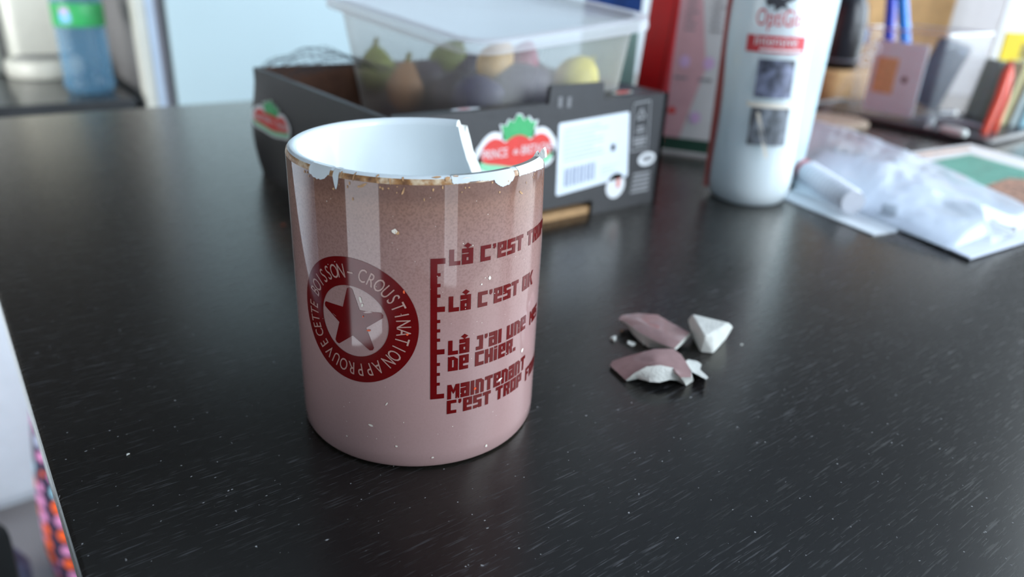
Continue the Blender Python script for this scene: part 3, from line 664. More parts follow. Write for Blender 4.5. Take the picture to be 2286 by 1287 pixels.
mb = MB(); mb.loft([bl(BW+.002, BD+.002, .021, BH-.0075), bl(BW+.003, BD+.003, .022, BH-.006), bl(BW+.002, BD+.002, .022, BH-.001), bl(BW-.001, BD-.001, .021, BH), bl(BW-.012, BD-.012, .018, BH), bl(BW-.017, BD-.017, .016, BH-.004), bl(BW-.026, BD-.026, .014, BH-.0045)], False, True)
mb.build('lid', frl, box_, smooth=40, local=True)
# fruit inside
def fruit(pos, r, col, lab, cat='fig', stretch=1.15, tilt=(0, 0), stem=True, group=None, tip=None):
    m = Matrix.Translation(pos) @ Matrix.Rotation(tilt[0], 4, 'X') @ Matrix.Rotation(tilt[1], 4, 'Y')
    f = thing('fig', lab, cat, matrix=m, group=group)
    pr = []
    for i in range(15):
        t = PI*i/14; z = -math.cos(t); rad = math.sin(t)*(1-.28*max(0, z)**1.5)
        pr.append((max(.0004, rad*r), z*r*stretch+(.16*r*max(0, z)**3)))
    mb = MB(); mb.lathe(pr, 24); mb.build('flesh', mat('fruit_skin_%d_%d_%d' % col, col, .45, .16, 55, bump=.15, bscale=120), f, smooth=60, local=True)
    if stem: mb = MB(); mb.tube([(0, 0, r*stretch*1.1), (r*.05, 0, r*stretch*1.3), (r*.14, 0, r*stretch*1.45)], [r*.16, r*.12, r*.14], 8); mb.build('stem', mat('fig_stem', tip or (150, 150, 70), .6, .1), f, smooth=50, local=True)
    return f
gF = 'figs piled in the plastic box'
BI = BM
def inb(x, y, z): return BI @ Vector((x, y, z))
lowlab = 'dusky fig buried in the pile inside the plastic box'
for k, (x, y, z) in enumerate([(.040+.034*i, .042+.034*j, .0205) for i in range(3) for j in range(4)]+[(.044+.032*i, .045+.036*j, .0500) for i in range(3) for j in range(3)]):
    fruit(inb(x, y, z), .0162, (64, 54, 76), lowlab, group=gF, stretch=1.0, tilt=(.4*k, .7), stem=False)
def seen(kind, x, y, at): return onu(x, y, at) if kind == 'u' else onv(x, y, at)
fruit(seen('u', 842, 157, .268), .0140, (150, 164, 52), 'yellow-green fig standing against the side of the plastic box', tilt=(.1, -.1))
fruit(seen('u', 908, 197, .262), .0140, (206, 150, 100), 'tan-pink pear-shaped fig in the plastic box', tilt=(-.1, .1), tip=(190, 130, 60))
fruit(seen('u', 1000, 140, .300), .0140, (140, 156, 66), 'dull olive-green fig in the middle of the plastic box', tilt=(.5, .3))
fruit(seen('v', 1066, 222, .384), .0155, (54, 50, 96), 'dark blue-purple fig behind the front wall of the plastic box', tilt=(1.2, .3), stem=False)
fruit(seen('v', 1160, 204, .380), .0180, (56, 40, 80), 'large dark purple fig at the middle of the box front', tilt=(.3, 1.2), stem=False)
fruit(seen('v', 1106, 140, .392), .0115, (222, 176, 100), 'pale tan fig on top of the purple ones', tilt=(.3, .6), stem=False)
fruit(seen('v', 1165, 140, .402), .0115, (156, 50, 92), 'wine-red fig on top behind the large purple one', tilt=(.3, .2), stem=False)
fruit(seen('v', 1288, 176, .380), .0150, (236, 218, 50), 'bright yellow fig with orange tip in the plastic box', tilt=(-.5, .9), tip=(240, 160, 60))
# ================================================================== things standing behind the crate
def stand(name, lab, cat, bl_, br_, height, depth, mats, lean=0, parts=None, bevel=.0006, z=0):
    """an upright slab: bottom front corners bl_, br_ (points on the table); returns the Empty and a front-face mapping in 0..1"""
    x = (br_-bl_); x.z = 0; W = x.length; x.normalize(); y = Vector((0, 0, 1)).cross(x); up = (Vector((0, 0, 1))*math.cos(lean)+x*math.sin(lean)).normalized(); y2 = y
    m = Matrix((x, y2, Vector((0, 0, 1)))).transposed().to_4x4(); m.translation = (bl_+br_)/2+Vector((0, 0, 0))
    e = thing(name, lab, cat, matrix=m)
    sh_ = math.tan(lean)
    def P(a, b, l): return Vector(((a-.5)*W+b*height*sh_, -l, b*height+z))
    mb = MB(); mb.add([P(a, b, l) for l in (0, -depth) for a, b in ((0, 0), (1, 0), (1, 1), (0, 1))], [(0, 1, 2, 3), (7, 6, 5, 4), (0, 4, 5, 1), (1, 5, 6, 2), (2, 6, 7, 3), (3, 7, 4, 0)])
    bod = mb.build(parts or 'body', mats, e, local=True, bevel=bevel)
    return e, bod, (lambda a, b, l: m @ P(a, b, l))
def lowpt(x, y): p = G(x, y, 0); return p
# blue and mint booklet behind the box
p = D(1372, 120, .70); p.z = TZ; q = D(1412, 120, .705); q.z = TZ
e, b_, fn = stand('booklet', 'dark blue and mint-green booklet standing beside the red binder', 'booklet', p-H3(.03, 0), q+H3(.004, 0), .17, .006, mat('mint_card', (166, 202, 190), .5, .04))
sh = Sheet(fn, .0003); sh.rect(0, .62, 1, 1); sh.build('blue_print', mat('deep_blue_print', (28, 74, 150), .4, .12, 60), b_)
sh = Sheet(fn, .0005); sh.rect(.0, .80, .42, 1); sh.build('orange_print', mat('orange_brown_print', (206, 128, 70), .4, .12, 60), b_)
# red binder
p = D(1408, 210, .712); p.z = TZ; q = D(1474, 210, .700); q.z = TZ
e, b_, fn = stand('ring_binder', 'bright red binder standing upright behind the black crate', 'binder', p, q, .29, .18, mat('red_binder', (214, 16, 22), .35, .06, 30), .07, 'cover', .002)
sh = Sheet(fn, .0004); sh.rect(.80, 0, .88, 1); sh.build('spine_groove', mat('dark_red_groove', (168, 10, 16), .5, .05), b_)
mb = MB(); mb.add([fn(1.0, 0, 0), fn(1.22, 0, -.004), fn(1.22, 1, -.004), fn(1.0, 1, 0), fn(1.0, 0, -.01), fn(1.22, 0, -.014), fn(1.22, 1, -.014), fn(1.0, 1, -.01)], [(0, 1, 2, 3), (7, 6, 5, 4), (0, 4, 5, 1), (1, 5, 6, 2), (2, 6, 7, 3), (3, 7, 4, 0)])
mb.build('page_edge', mat('rosy_card', (206, 70, 78), .4, .05), e)
# printed carton with a blue picture
e, b_, fn = stand('printed_carton', 'tall white and pink leaflet box with a blue picture on top', 'carton', lowpt(1476, 339), lowpt(1592, 354), .205, .018, mat('offwhite_carton', (206, 200, 198), .5, .03), 0)
sh = Sheet(fn, .0003); sh.poly([(0, .07), (.30, .07), (.62, .36), (.40, .62), (0, .70)]); sh.build('pink_print', mat('dusty_pink_print', (208, 158, 162), .5, .04), b_)
sh = Sheet(fn, .0003); sh.rect(0, .70, 1, 1); pic = sh.build('blue_picture', mat('teal_blue_picture', (88, 146, 178), .4, .3, 22), b_)
sh = Sheet(fn, .0005); sh.poly(ellipse(.12, .93, .3, .09, 20)); sh.build('dark_shape', mat('dark_teal', (24, 50, 60), .4, .1), b_)
for c, r0 in ((.12, .64), (.58, .64)):
    sh = Sheet(fn, .0005); sh.rect(c, r0, c+.26, r0+.012)
    for k in range(6): sh.rect(c+.02, r0-.03-.022*k, c+.02+random.uniform(.12, .22), r0-.022-.022*k)
    sh.rect(c-.06, .31, c+.18, .32); tcx = sh.build('text_column', mat('grey_text', (136, 130, 132), .5, .03), b_); tcx['kind'] = 'stuff'
for c, y in ((.22, .38), (.66, .38), (.55, .16)): sh = Sheet(fn, .0005); sh.poly(ellipse(c, y, .1, .025, 16)); sh.build('lilac_dot', mat('lilac_print', (210, 170, 206), .5, .03), b_)
sh = Sheet(fn, .0006); sh.poly(ellipse(.10, .18, .07, .014, 14)); sh.build('red_dot', cr_, b_)
sh = Sheet(fn, .0005); sh.rect(0, .015, 1, .07); sh.build('green_band', mat('bottle_green', (24, 64, 48), .5, .1), b_)
mb = MB(); mb.prism([(-.04, -.006), (1.04, -.006), (1.04, .018), (-.04, .018)], .0002, .0032, 0, lambda x, y, z: fn(x, z/.205, 0)+(fn(0, 0, -1)-fn(0, 0, 0))*y); mb.build('plinth', mat('grey_plinth', (190, 180, 176), .5, .04), e)
# book with purple and gold spine
e, b_, fn = stand('slim_book', 'slim dark purple book with gold patterned spine leaning beside the pack', 'book', lowpt(1592, 352)+H3(.0015, -.002), lowpt(1618, 357)+H3(.0015, -.002), .118, .05, mat('dark_purple_cover', (46, 22, 58), .4, .1), .10, 'cover')
sh = Sheet(fn, .0003)
for k in range(9): sh.poly(ellipse(.45, .12+.095*k, .22, .034, 10, .4))
sh.build('gold_pattern', mat('dull_gold', (168, 150, 104), .4, .1), b_)
# ------------------------------------------------------------------ white pouch
pouch_m = mat('glossy_white_plastic', (224, 234, 237), .2, .02, 20, bump=.35, bscale=60); pb = pouch_m.node_tree.nodes['Principled BSDF']
pb.inputs['Subsurface Weight'].default_value = .6; pb.inputs['Subsurface Radius'].default_value = (1, 1, 1); pb.inputs['Subsurface Scale'].default_value = .04
PC = H3(.1665, .5225, TZ); PR = .0282
pouch = thing('white_pouch', 'white plastic tube-shaped pouch with red lettering and grey photos standing on the table', 'pouch', PC, HD)
def pl_(z):
    t = min(1, z/.012); r = PR*(.80+.20*math.sqrt(max(0, 1-(1-t)**2)))*(1+.02*math.sin(z*70))
    r *= 1-.5*z
    return [Vector((r*math.cos(a)*(1+.02*math.sin(3*a+z*40))-.036*z, r*.96*math.sin(a)*(1+.02*math.sin(2*a+z*30)), z)) for a in [2*PI*i/48 for i in range(48)]]
hs = [.0002, .002, .005, .009, .013]+[.02+.165*i/20 for i in range(21)]
mb = MB(); L_ = [pl_(z) for z in hs]; 
for k in range(5):
    t = (k+1)/5; L_.append([Vector((p.x*(1-.02*t), p.y*(1-.93*t), .185+.030*t)) for p in pl_(.185)])
mb.loft(L_, True, True); mb.build('bag', pouch_m, pouch, smooth=60, local=True)
PA0 = math.atan2(-PC.y, -PC.x)
def pw(s, z, l):
    a = PA0+s/1000/PR; r = PR*1.035*(1-.5*z/1000)+l; return PC+H3(-.036*z/1000, 0)+Vector((math.cos(a)*r, math.sin(a)*r, z/1000))
def ppx(x, y):
    z = .08
    for _ in range(4):
        pr_ = PR*1.035*(1-.5*z); d = ray(x, y); e_ = EYE-PC-H3(-.036*z, 0); a = d.x**2+d.y**2; b = 2*(d.x*e_.x+d.y*e_.y); c = e_.x**2+e_.y**2-pr_**2
        t = (-b-math.sqrt(max(0, b*b-4*a*c)))/(2*a); P = e_+d*t; z = P.z
    dd = math.atan2(P.y, P.x)-PA0; dd = (dd+PI) % (2*PI)-PI
    return dd*PR*1000, P.z*1000
def psheet(l): return Sheet(pw, l)
def strip(sh, a0, b0, a1, b1, n=8):
    for i in range(n): sh.rect(a0+(a1-a0)*i/n, b0, a0+(a1-a0)*(i+1)/n, b1)
a, zt = ppx(1668, 72); a2, zb = ppx(1790, 128); zr0 = ppx(1720, 118)[1]; zr1 = ppx(1720, 80)[1]
R_L, R_R = ppx(1668, 92)[0], ppx(1797, 92)[0]
sh = psheet(.0004); strip(sh, R_L, zr0, R_R, zr1, 10); bar = sh.build('red_bar', mat('pouch_red', (206, 28, 44), .4, .04), pouch)
sh = psheet(.0007); sh.text('Intensive', (zr1-zr0)*.9, R_L+5, zr1-(zr1-zr0)*.30, .85, align='LEFT'); strip(sh, R_L+9, zr0+1, R_R-2, zr0+2.4, 6); sh.build('lettering', cw, bar)
tz = ppx(1735, 42)[1]; sh = psheet(.0005); sh.text('OptiGlo', 14.5, ppx(1688, 42)[0], tz, .62, align='LEFT'); sh.build('lettering', mat('pouch_red', (206, 28, 44)), pouch)
bz = ppx(1740, 8)[1]; sh = psheet(.0005); bs_ = ppx(1740, 8)[0]
for pts in ([(-9, 2), (-4, 5), (2, 3), (8, 6), (11, 3), (4, 0), (7, -4), (2, -2), (-2, -5), (-3, -1), (-7, -2)], [(-6, 6), (-2, 10), (1, 7), (6, 12), (8, 8), (2, 4)]): sh.poly([(bs_+x, bz+y) for x, y in pts])
sh.build('dark_emblem', mat('charcoal_print', (58, 58, 64), .5, .1), pouch)
for (x0, y0, x1, y1), col, nm in (((1688, 130, 1770, 220), (120, 126, 150), 'photo_print'), ((1672, 236, 1756, 325), (128, 134, 142), 'photo_print')):
    a0, z1 = ppx(x0, y0); a1, z0 = ppx(x1, y1); s1_ = ppx(x1, (y0+y1)/2)[0]; s0_ = ppx(x0, (y0+y1)/2)[0]
    sh = psheet(.0004); strip(sh, s0_, z0, s1_, z1, 8); ph_ = sh.build(nm, mat('grey_photo_%d' % y0, col, .35, .5, 110), pouch)
sh = psheet(.0008); a0, z0 = ppx(1668, 232); a1, z1 = ppx(1768, 222); strip(sh, a0, z0-1.2, a1, z0+2.2, 8)
a0, z0 = ppx(1692, 250); a1, z1 = ppx(1708, 352); sh.poly([(a0-1, z0), (a0+1.2, z0), (a1+1.6, z1), (a1-.6, z1)])
sh.build('cream_straps', mat('cream_print', (236, 228, 214), .4, .03), pouch)
mb = MB(); c_ = pw(math.radians(-92)*PR*1000, 0, 0)-PC
mb.add([(x-.036*z-sgn*.0, y, z) for sgn in (0,) for z in (.006, .20) for x, y in ((-.0290*(1-.5*z)-.0022, .0025), (-.0290*(1-.5*z)-.0022, .0055), (-.0270*(1-.5*z), .0055), (-.0270*(1-.5*z), .0025))], [(3, 2, 1, 0), (4, 5, 6, 7), (0, 1, 5, 4), (1, 2, 6, 5), (2, 3, 7, 6), (3, 0, 4, 7)]); mb.build('red_seam', mat('brick_red_seam', (190, 92, 84), .45, .08), pouch, local=True)
# pale blue plastic card behind the pouch
e, b_, fn = stand('plastic_sleeve', 'pale ice-blue plastic card standing behind the white pouch', 'card', lowpt(1722, 424), lowpt(1784, 410), .142, .002, mat('ice_blue_plastic', (184, 208, 214), .3, .03), .03, 'sheet')
# ------------------------------------------------------------------ kraft paper and things by the wall side
kp = mat('kraft_paper', (206, 162, 108), .75, .1, 40, bump=.4, bscale=60)
c = G(1893, 232, 0); kb = thing('kraft_parcel', 'low crumpled brown kraft paper parcel under a black domed object', 'parcel', c+H3(0, .03), .35+HD)
mb = MB(); loops = []
for k, (z, s) in enumerate(((.0002, 1), (.012, 1.04), (.026, 1.0), (.036, .93), (.040, .82))):
    loops.append([Vector((p.x*s*(1+.05*noise.noise(p*60+Vector((0, 0, k)))), p.y*s*(1+.08*noise.noise(p*50+Vector((3, 0, k)))), z)) for p in rrect(.10, .062, .018, 0, 6)])
mb.loft(loops); mb.build('wrapping', kp, kb, smooth=30, local=True)
e, b_, fn = stand('kraft_board', 'tall brown kraft cardboard sheet standing behind the acrylic holder', 'cardboard', D(1868, 150, 1.05).xy.to_3d()+Vector((0, 0, TZ)), D(2092, 150, 1.06).xy.to_3d()+Vector((0, 0, TZ)), .25, .004, kp, .02, 'sheet')
c = D(1885, 60, kb.location.dot(H3(0, 1))); c.z = TZ+.040; dm = thing('black_dome', 'black rounded plastic cap with blue side resting on the kraft parcel', 'cap', c, HD)
mb = MB(); mb.lathe([(.001, .0001), (.023, .0002), (.0255, .003), (.0265, .016), (.0270, .034), (.0265, .056), (.0235, .074), (.018, .086), (.010, .093), (.002, .095)], 32); mb.build('shell', mat('glossy_black_plastic', (22, 20, 26), .3, .1), dm, smooth=50, local=True)
mb = MB(); mb.lathe([(.0262, .0100), (.0272, .0104), (.0272, .0124), (.0264, .0128)], 32); mb.build('grey_band', mat('grey_band', (120, 118, 124), .4, .05), dm, smooth=50, local=True)
mb = MB(); mb.box((.0262, -.004, .040), (.006, .014, .018)); mb.build('blue_button', mat('blue_button', (58, 108, 176), .4, .08), dm, local=True, bevel=.002)
# clear plastic stick leaning over the parcel
p0 = G(1832, 262, .004); p1 = D(1950, 105, p0.dot(H3(0, 1))+.015)
cs = thing('clear_stick', 'clear plastic stick with looped end leaning against the kraft parcel', 'stick', p0, 0)
clear = film('clear_acrylic', (190, 192, 196), .04, .14, edge=.14)
mb = MB(); mb.tube([p0, p0.lerp(p1, .5), p1], .0034, 10); mb.build('rod', clear, cs, smooth=60)
for k in (.82, .98):
    ct = p0.lerp(p1, k); mb = MB(); mb.tube([ct+H3(.006*math.cos(t), -.004, .005*math.sin(t)) for t in [2*PI*i/16 for i in range(17)]], .0011, 6); mb.build('loop', mat('milky_plastic', (214, 214, 216), .2, .03), cs, smooth=60)
# dark tray and acrylic holder
ta, tb_ = .838, .352
tr = thing('dark_tray', 'flat dark grey tray under the acrylic holder', 'tray', matrix=frame(ta+.045, tb_+.045))
mb = MB(); mb.loft([rrect(.135, .205, .01, .0003), rrect(.142, .212, .012, .004), rrect(.142, .212, .012, .0085), rrect(.134, .204, .01, .0085), rrect(.130, .200, .01, .0065)]); mb.build('tray_body', mat('dark_grey_plastic', (62, 60, 64), .35, .1, 40), tr, smooth=35, local=True)
HX, HY, HH = .104, .092, .092
hd = thing('acrylic_holder', 'clear acrylic desk organiser holding pens and a dark slab', 'pen holder', matrix=frame(ta+.062, tb_+.062, .0068))
for (cx, cy, sx, sy) in ((0, -HY/2, HX, .0022), (0, HY/2, HX, .0022), (-HX/2, 0, .0022, HY-.0024), (HX/2, 0, .0022, HY-.0024)):
    mb = MB(); mb.box((cx, cy, HH/2+.002), (sx, sy, HH-.004)); mb.build('wall_panel', clear, hd, local=True)
mb = MB(); mb.box((0, 0, .0012), (HX, HY, .002)); mb.build('base_plate', clear, hd, local=True)
mb = MB(); 
for (cx, cy, sx, sy) in ((0, -HY/2, HX+.002, .0026), (0, HY/2, HX+.002, .0026), (-HX/2, 0, .0026, HY), (HX/2, 0, .0026, HY)): mb.box((cx, cy, HH-.001), (sx, sy, .0016))
mb.build('rim', mat('acrylic_edge', (206, 206, 206), .15, .03), hd, local=True)
HM = frame(ta+.062, tb_+.062, .0068)
def hin(x, y, z): return HM @ Vector((x, y, z))
cd = thing('paper_card', 'white paper card with an orange square print inside the acrylic holder', 'card', matrix=HM @ Matrix.Translation((-HX/2+.0032, 0, .0026)))
mb = MB(); mb.box((0, .001, .038), (.0012, .058, .076)); mb.build('card', mat('grey_white_card', (228, 240, 246), .6, .03), cd, local=True)
mb = MB(); mb.box((-.0008, .0125, .040), (.0004, .024, .038)); mb.build('orange_print', mat('orange_square', (236, 190, 130), .6, .1, 200), cd, local=True)
mb = MB(); mb.lathe([(.0002, 0), (.0035, .0001), (.0002, .0004)], 12); mb.v = [Matrix.Translation((-.0008, -.010, .038)) @ Matrix.Rotation(-PI/2, 4, 'Y') @ v for v in mb.v]; mb.build('dark_spot', mat('brown_spot', (92, 48, 52), .6, .1), cd, local=True)
for k, (px, top, bot, col, lab) in enumerate((((.0), (1992, -30), (2020, 170), (24, 60, 190), 'dark blue pen standing in the acrylic holder'), ((.0), (2012, -40), (2048, 190), (34, 134, 226), 'bright light-blue pen standing in the acrylic holder'))):
    b0 = hin(-.026, .016-.030*k, .003); dv = D(top[0], top[1], b0.dot(H3(0, 1))+.01)-b0; b1 = b0+dv.normalized()*.165
    pn = thing('pen', lab, 'pen', b0, 0); mb = MB(); t = b0.lerp(b1, .07)
    mb.tube([t, b0.lerp(b1, .15), b0.lerp(b1, .86), b0.lerp(b1, .9)], [.0045, .0056, .0058, .0052], 12); mb.build('barrel', mat('pen_blue_%d' % k, col, .25, .05), pn, smooth=40)
    mb = MB(); mb.tube([b0, t], [.0008, .004], 10); mb.build('tip', mat('steel', (180, 180, 184), .3, .05, metal=1), pn, smooth=40)
    mb = MB(); mb.tube([b0.lerp(b1, .9), b1], [.004, .0036], 10); mb.build('push_button', mat('pen_blue_%d' % k, col), pn, smooth=40)
# dark slab leaning in the holder
sm = HM @ Matrix.Translation((.012, -.006, .0040)) @ Matrix.Rotation(-.85, 4, 'Z') @ Matrix.Rotation(.26, 4, 'Y')
sl = thing('dark_slab', 'dark grey-blue rounded slab leaning inside the acrylic holder', 'gadget', matrix=sm)
mb = MB(); mb.loft([[Vector((p.x, z, p.y+.042)) for p in rrect(.036, .074, .005, 0, 4)] for z in (-.004, .004)]); mb.build('case', mat('slate_plastic', (52, 60, 74), .35, .08), sl, smooth=40, local=True, bevel=.0008)
mb = MB(); mb.lathe([(.0001, 0), (.004, .0002), (.004, .0008), (.0001, .001)], 16); mb.v = [Matrix.Translation((.010, -.0042, .070)) @ Matrix.Rotation(PI/2, 4, 'X') @ v for v in mb.v]; mb.build('grey_dot', mat('grey_dot', (112, 122, 140), .4, .05), sl, local=True)
b0 = hin(-.012, -.038, .0070)
mb = MB(); mb.tube([b0, b0+H3(.018, .002)], .0038, 12); mb.tube([b0+H3(.018, .002), b0+H3(.021, .0023)], .0041, 12, 1); mb.build('battery', [mat('steel_grey', (120, 120, 122), .35, .05, metal=.8), mat('bright_tip', (232, 230, 224), .2, .03)], smooth=40, tag_=('small grey metal cylinder with a bright end inside the acrylic holder', 'battery'))
# on the tray front: white stub and coil spring
b0 = G(2100, 286, .0105); b1 = G(2158, 300, .0105)
mb = MB(); mb.tube([b0.lerp(b1, t) for t in (0, .06, .2, .8, .94, 1)], [.002, .0038, .0044, .0046, .004, .002], 14); mb.build('white_stub', mat('white_rubber', (226, 230, 224), .35, .03), smooth=50, tag_=('stubby white cylinder lying on the dark tray edge', 'eraser'))
b0 = G(2074, 284, .0095); b1 = G(2086, 262, .0095)
x = (b1-b0).normalized(); y = Vector((0, 0, 1)); zc = x.cross(y)
mb = MB(); mb.tube([b0.lerp(b1, i/120)+(y*math.cos(i*.5)+zc*math.sin(i*.5))*.0030+Vector((0, 0, .0004)) for i in range(121)], .0005, 5); mb.build('coil_spring', mat('bright_spring', (186, 190, 190), .3, .05, metal=.7), smooth=50, tag_=('small coiled spring lying on the dark tray', 'spring'))
p0 = G(2040, 262, .0092)
mb = MB(); mb.tube([p0, p0+H3(.02, -.012), p0+H3(.045, -.03, .001), p0+H3(.056, -.045)], [.001, .0022, .0025, .001], 8); mb.build('grey_strip', mat('translucent_grey', (150, 150, 156), .3, .05), smooth=50, tag_=('thin grey plastic strip across the dark tray', 'strip'))
# booklets, sheets and pads at the far right
def upright(name, lab, cat, x0, x1, yb, Y, h, dep, m, lean=0.0, body='body'):
    p = D(x0, yb, Y); p.z = TZ; q = D(x1, yb, Y); q.z = TZ; return stand(name, lab, cat, p, q, h, dep, m, lean, body)
e, b_, fn = upright('grey_booklet', 'light grey booklet with white spine standing behind the acrylic holder', 'booklet', 2052, 2218, 170, 1.09, .27, .012, mat('warm_grey_cover', (196, 190, 188), .5, .03), .0, 'cover')
sh = Sheet(fn, .0003); sh.rect(0, 0, .11, 1); sh.build('white_spine', mat('lilac_white', (226, 224, 236), .4, .02), b_)
sh = Sheet(fn, .0003)
for k in range(4): sh.rect(.22+.035*k, .585, .24+.035*k, .625)
sh.build('small_print', mat('dark_text', (90, 88, 92), .5, .05), b_)
e, b_, fn = upright('paper_sheet', 'stiff white sheet standing behind the yellow tag', 'paper', 2196, 2300, 170, .98, .24, .003, WHITE(), .02, 'sheet')
e, b_, fn = upright('yellow_tag', 'bright yellow card standing behind the orange clip', 'card', 2200, 2300, 230, .905, .098, .003, mat('yellow_card', (240, 208, 24), .5, .04), .0, 'card')
sh = Sheet(fn, .0003)
for k in range(3): sh.rect(.42+.07*k, .72, .46+.07*k, .88)
sh.build('dark_print', mat('dark_text', (90, 88, 92)), b_)
for k, (x0, x1, yb, Y, h, col, lab) in enumerate(((2170, 2190, 300, .862, .070, (140, 146, 138), 'narrow grey-green pad standing beside the orange clip'), (2222, 2244, 300, .835, .072, (228, 222, 170), 'pale yellow pad standing right of the orange clip'), (2247, 2266, 300, .830, .074, (206, 226, 224), 'very pale blue pad between yellow and sky-blue pads'), (2268, 2302, 300, .826, .076, (160, 208, 220), 'sky-blue pad standing at the end of the pad row'))):
    e, b_, fn = upright('note_pad', lab, 'note pad', x0, x1, yb, Y, h, .03, mat('pad_%d' % k, col, .6, .05), .12, 'paper_block')
ap = D(2256, 142, .79); l0 = G(2194, 304, .0037); l1 = G(2216, 300, .0037)
mb = MB(); mid = lambda a, b, t, o: a.lerp(b, t)+o
mb.tube([l0, l0.lerp(ap, .5)+H3(0, -.002, .002), l0.lerp(ap, .85), ap, ap.lerp(l1, .15)+H3(.002, 0), ap.lerp(l1, .5)+H3(.004, 0), l1], [.0036, .0042, .0042, .0034, .0036, .0032, .003], 12); mb.build('orange_clip', mat('orange_red_plastic', (226, 76, 44), .3, .05), smooth=50, tag_=('orange-red bent plastic tongs standing like an upside-down V', 'tongs'))
c = G(1868, 282, 0)
mb = MB(); mb.lathe([(.002, .0003), (.034, .0003), (.036, .002), (.036, .005), (.034, .0065), (.028, .007), (.001, .007)], 40, 0, c+H3(0, .012)); mb.build('round_coaster', mat('beige_cork', (170, 150, 130), .8, .15, 200), smooth=40, tag_=('round beige coaster half under the clear bag', 'coaster'))
# ================================================================== papers and clear bag at the right
def sheetpoly(name, lab, pts, z0, z1, m, cat='paper'):
    mb = MB(); P = [G(x, y, z0) for x, y in pts]; mb.loft([P, [p+Vector((0, 0, z1-z0)) for p in P]]); return mb.build(name, m, tag_=(lab, cat))
sheetpoly('white_envelope', 'white envelope lying lowest under the paper sheets', [(1742, 442), (1950, 526), (2002, 519), (2030, 440), (1850, 378)], .0003, .0012, mat('white_envelope', (232, 236, 240), .6, .02), 'envelope')
sheetpoly('white_paper', 'large bluish white paper sheet under the clear plastic bag', [(1765, 405), (2165, 579), (2420, 500), (2330, 420), (1840, 340)], .0014, .0026, mat('bluish_paper', (222, 228, 242), .6, .02))
bt_ = sheetpoly('printed_brochure', 'white bordered brochure with green and brown picture beside the clear bag', [(1990, 350), (2165, 325), (2330, 372), (2380, 500), (2300, 492)], .0030, .0048, mat('white_brochure', (226, 224, 220), .5, .03), 'brochure')
def patch(pts, z, nm, m, parent):
    mb = MB(); P = [G(x, y, z) for x, y in pts]; mb.loft([P, [p+Vector((0, 0, .0002)) for p in P]]); mb.build(nm, m, parent)
patch([(2068, 362), (2166, 344), (2310, 385), (2320, 412), (2245, 432), (2130, 408)], .0048, 'green_picture', mat('sea_green_print', (92, 160, 138), .5, .14, 120), bt_)
patch([(2185, 420), (2250, 398), (2330, 402), (2360, 470), (2290, 472), (2230, 452)], .0052, 'brown_picture', mat('brown_speckled_print', (176, 128, 100), .5, .4, 260), bt_)
patch([(2010, 350), (2164, 329), (2166, 333), (2016, 354)], .0048, 'rust_edge', mat('rust_print', (206, 150, 100), .5, .3, 300), bt_)
# things in the bag
b0 = G(1805, 385, .012); b1 = G(1905, 452, .012)
rt = thing('ribbed_tube', 'white ribbed tube with red end inside the clear bag', 'tube', b0, 0)
N = 60; mb = MB(); mb.tube([b0.lerp(b1, i/N) for i in range(N+1)], [.0080+.0010*math.sin(i*PI/2.5) for i in range(N+1)], 16); mb.build('ribbed_sleeve', mat('ribbed_white', (208, 210, 218), .4, .04), rt, smooth=60)
mb = MB(); d_ = (b0-b1).normalized(); mb.tube([b0, b0+d_*.016], [.0078, .0074], 16); mb.build('red_cap', mat('dusty_red_cap', (196, 84, 92), .4, .05), rt, smooth=50)
for (x, y, sx, sy, lab) in ((2150, 466, .026, .020, 'dark blue-grey block inside the clear bag near its open end'), (1985, 468, .010, .008, 'small dark blue plug inside the middle of the clear bag')):
    c = G(x, y, .0060); mb = MB(); mb.box((0, 0, 0), (sx, sy, .0066), Matrix.Translation(c) @ Matrix.Rotation(-.5+HD, 4, 'Z')); mb.build('dark_block', mat('slate_block', (74, 88, 112), .4, .1), bevel=.0014, tag_=(lab, 'block'))
b0 = G(2210, 500, .0066); b1 = G(2262, 517, .0066)
mb = MB(); mb.tube([b0, b0.lerp(b1, .3)], .0040, 12); mb.tube([b0.lerp(b1, .3), b1], .0032, 12); mb.build('metal_pin', mat('polished_steel', (200, 200, 204), .2, .04, metal=1), smooth=40, tag_=('short polished metal pin inside the open end of the clear bag', 'pin'))
# the bag: crinkled film draped over them
def bagp(a, b):
    c = [(1772, 428), (2120, 560), (2330, 478), (1800, 262)]    # near-left, near-right, far-right, far-left in pixels
    e_ = lambda i: G(c[i][0], c[i][1], .003)
    p = e_(0)*(1-a)*(1-b)+e_(1)*a*(1-b)+e_(2)*a*b+e_(3)*(1-a)*b
    h = (math.sin(PI*a)**.6*math.sin(PI*b)**.5 if 0 < a < 1 and 0 < b < 1 else 0)
    p.z = TZ+.0040+h*(.0175+.006*noise.noise(Vector((a*7, b*4, 1))))*(1.1-.35*a)+h*.004*abs(noise.noise(Vector((a*16, b*9, 4))))
    return p
mb = MB(); NA, NB = 56, 30
mb.add([bagp(i/NA, j/NB) for i in range(NA+1) for j in range(NB+1)], [(i*(NB+1)+j, (i+1)*(NB+1)+j, (i+1)*(NB+1)+j+1, i*(NB+1)+j+1) for i in range(NA) for j in range(NB)])
mb.build('clear_bag', film('bag_film', (214, 224, 234), .42, .24, .5, 30, .4), smooth=60, tag_=('crinkled clear plastic bag lying over the white papers', 'bag'))
# folded open corner of the bag
tri = [G(2105, 548, .004), G(2190, 455, .030), G(2300, 500, .006), G(2215, 545, .006)]
mb = MB(); mb.add(tri, [(0, 3, 1), (3, 2, 1)]); mb.build('bag_flap', film('bag_flap_film', (206, 218, 232), .12, .25, .2, 30, .25), None, tag_=('folded triangular clear film corner at the open end of the bag', 'film'))
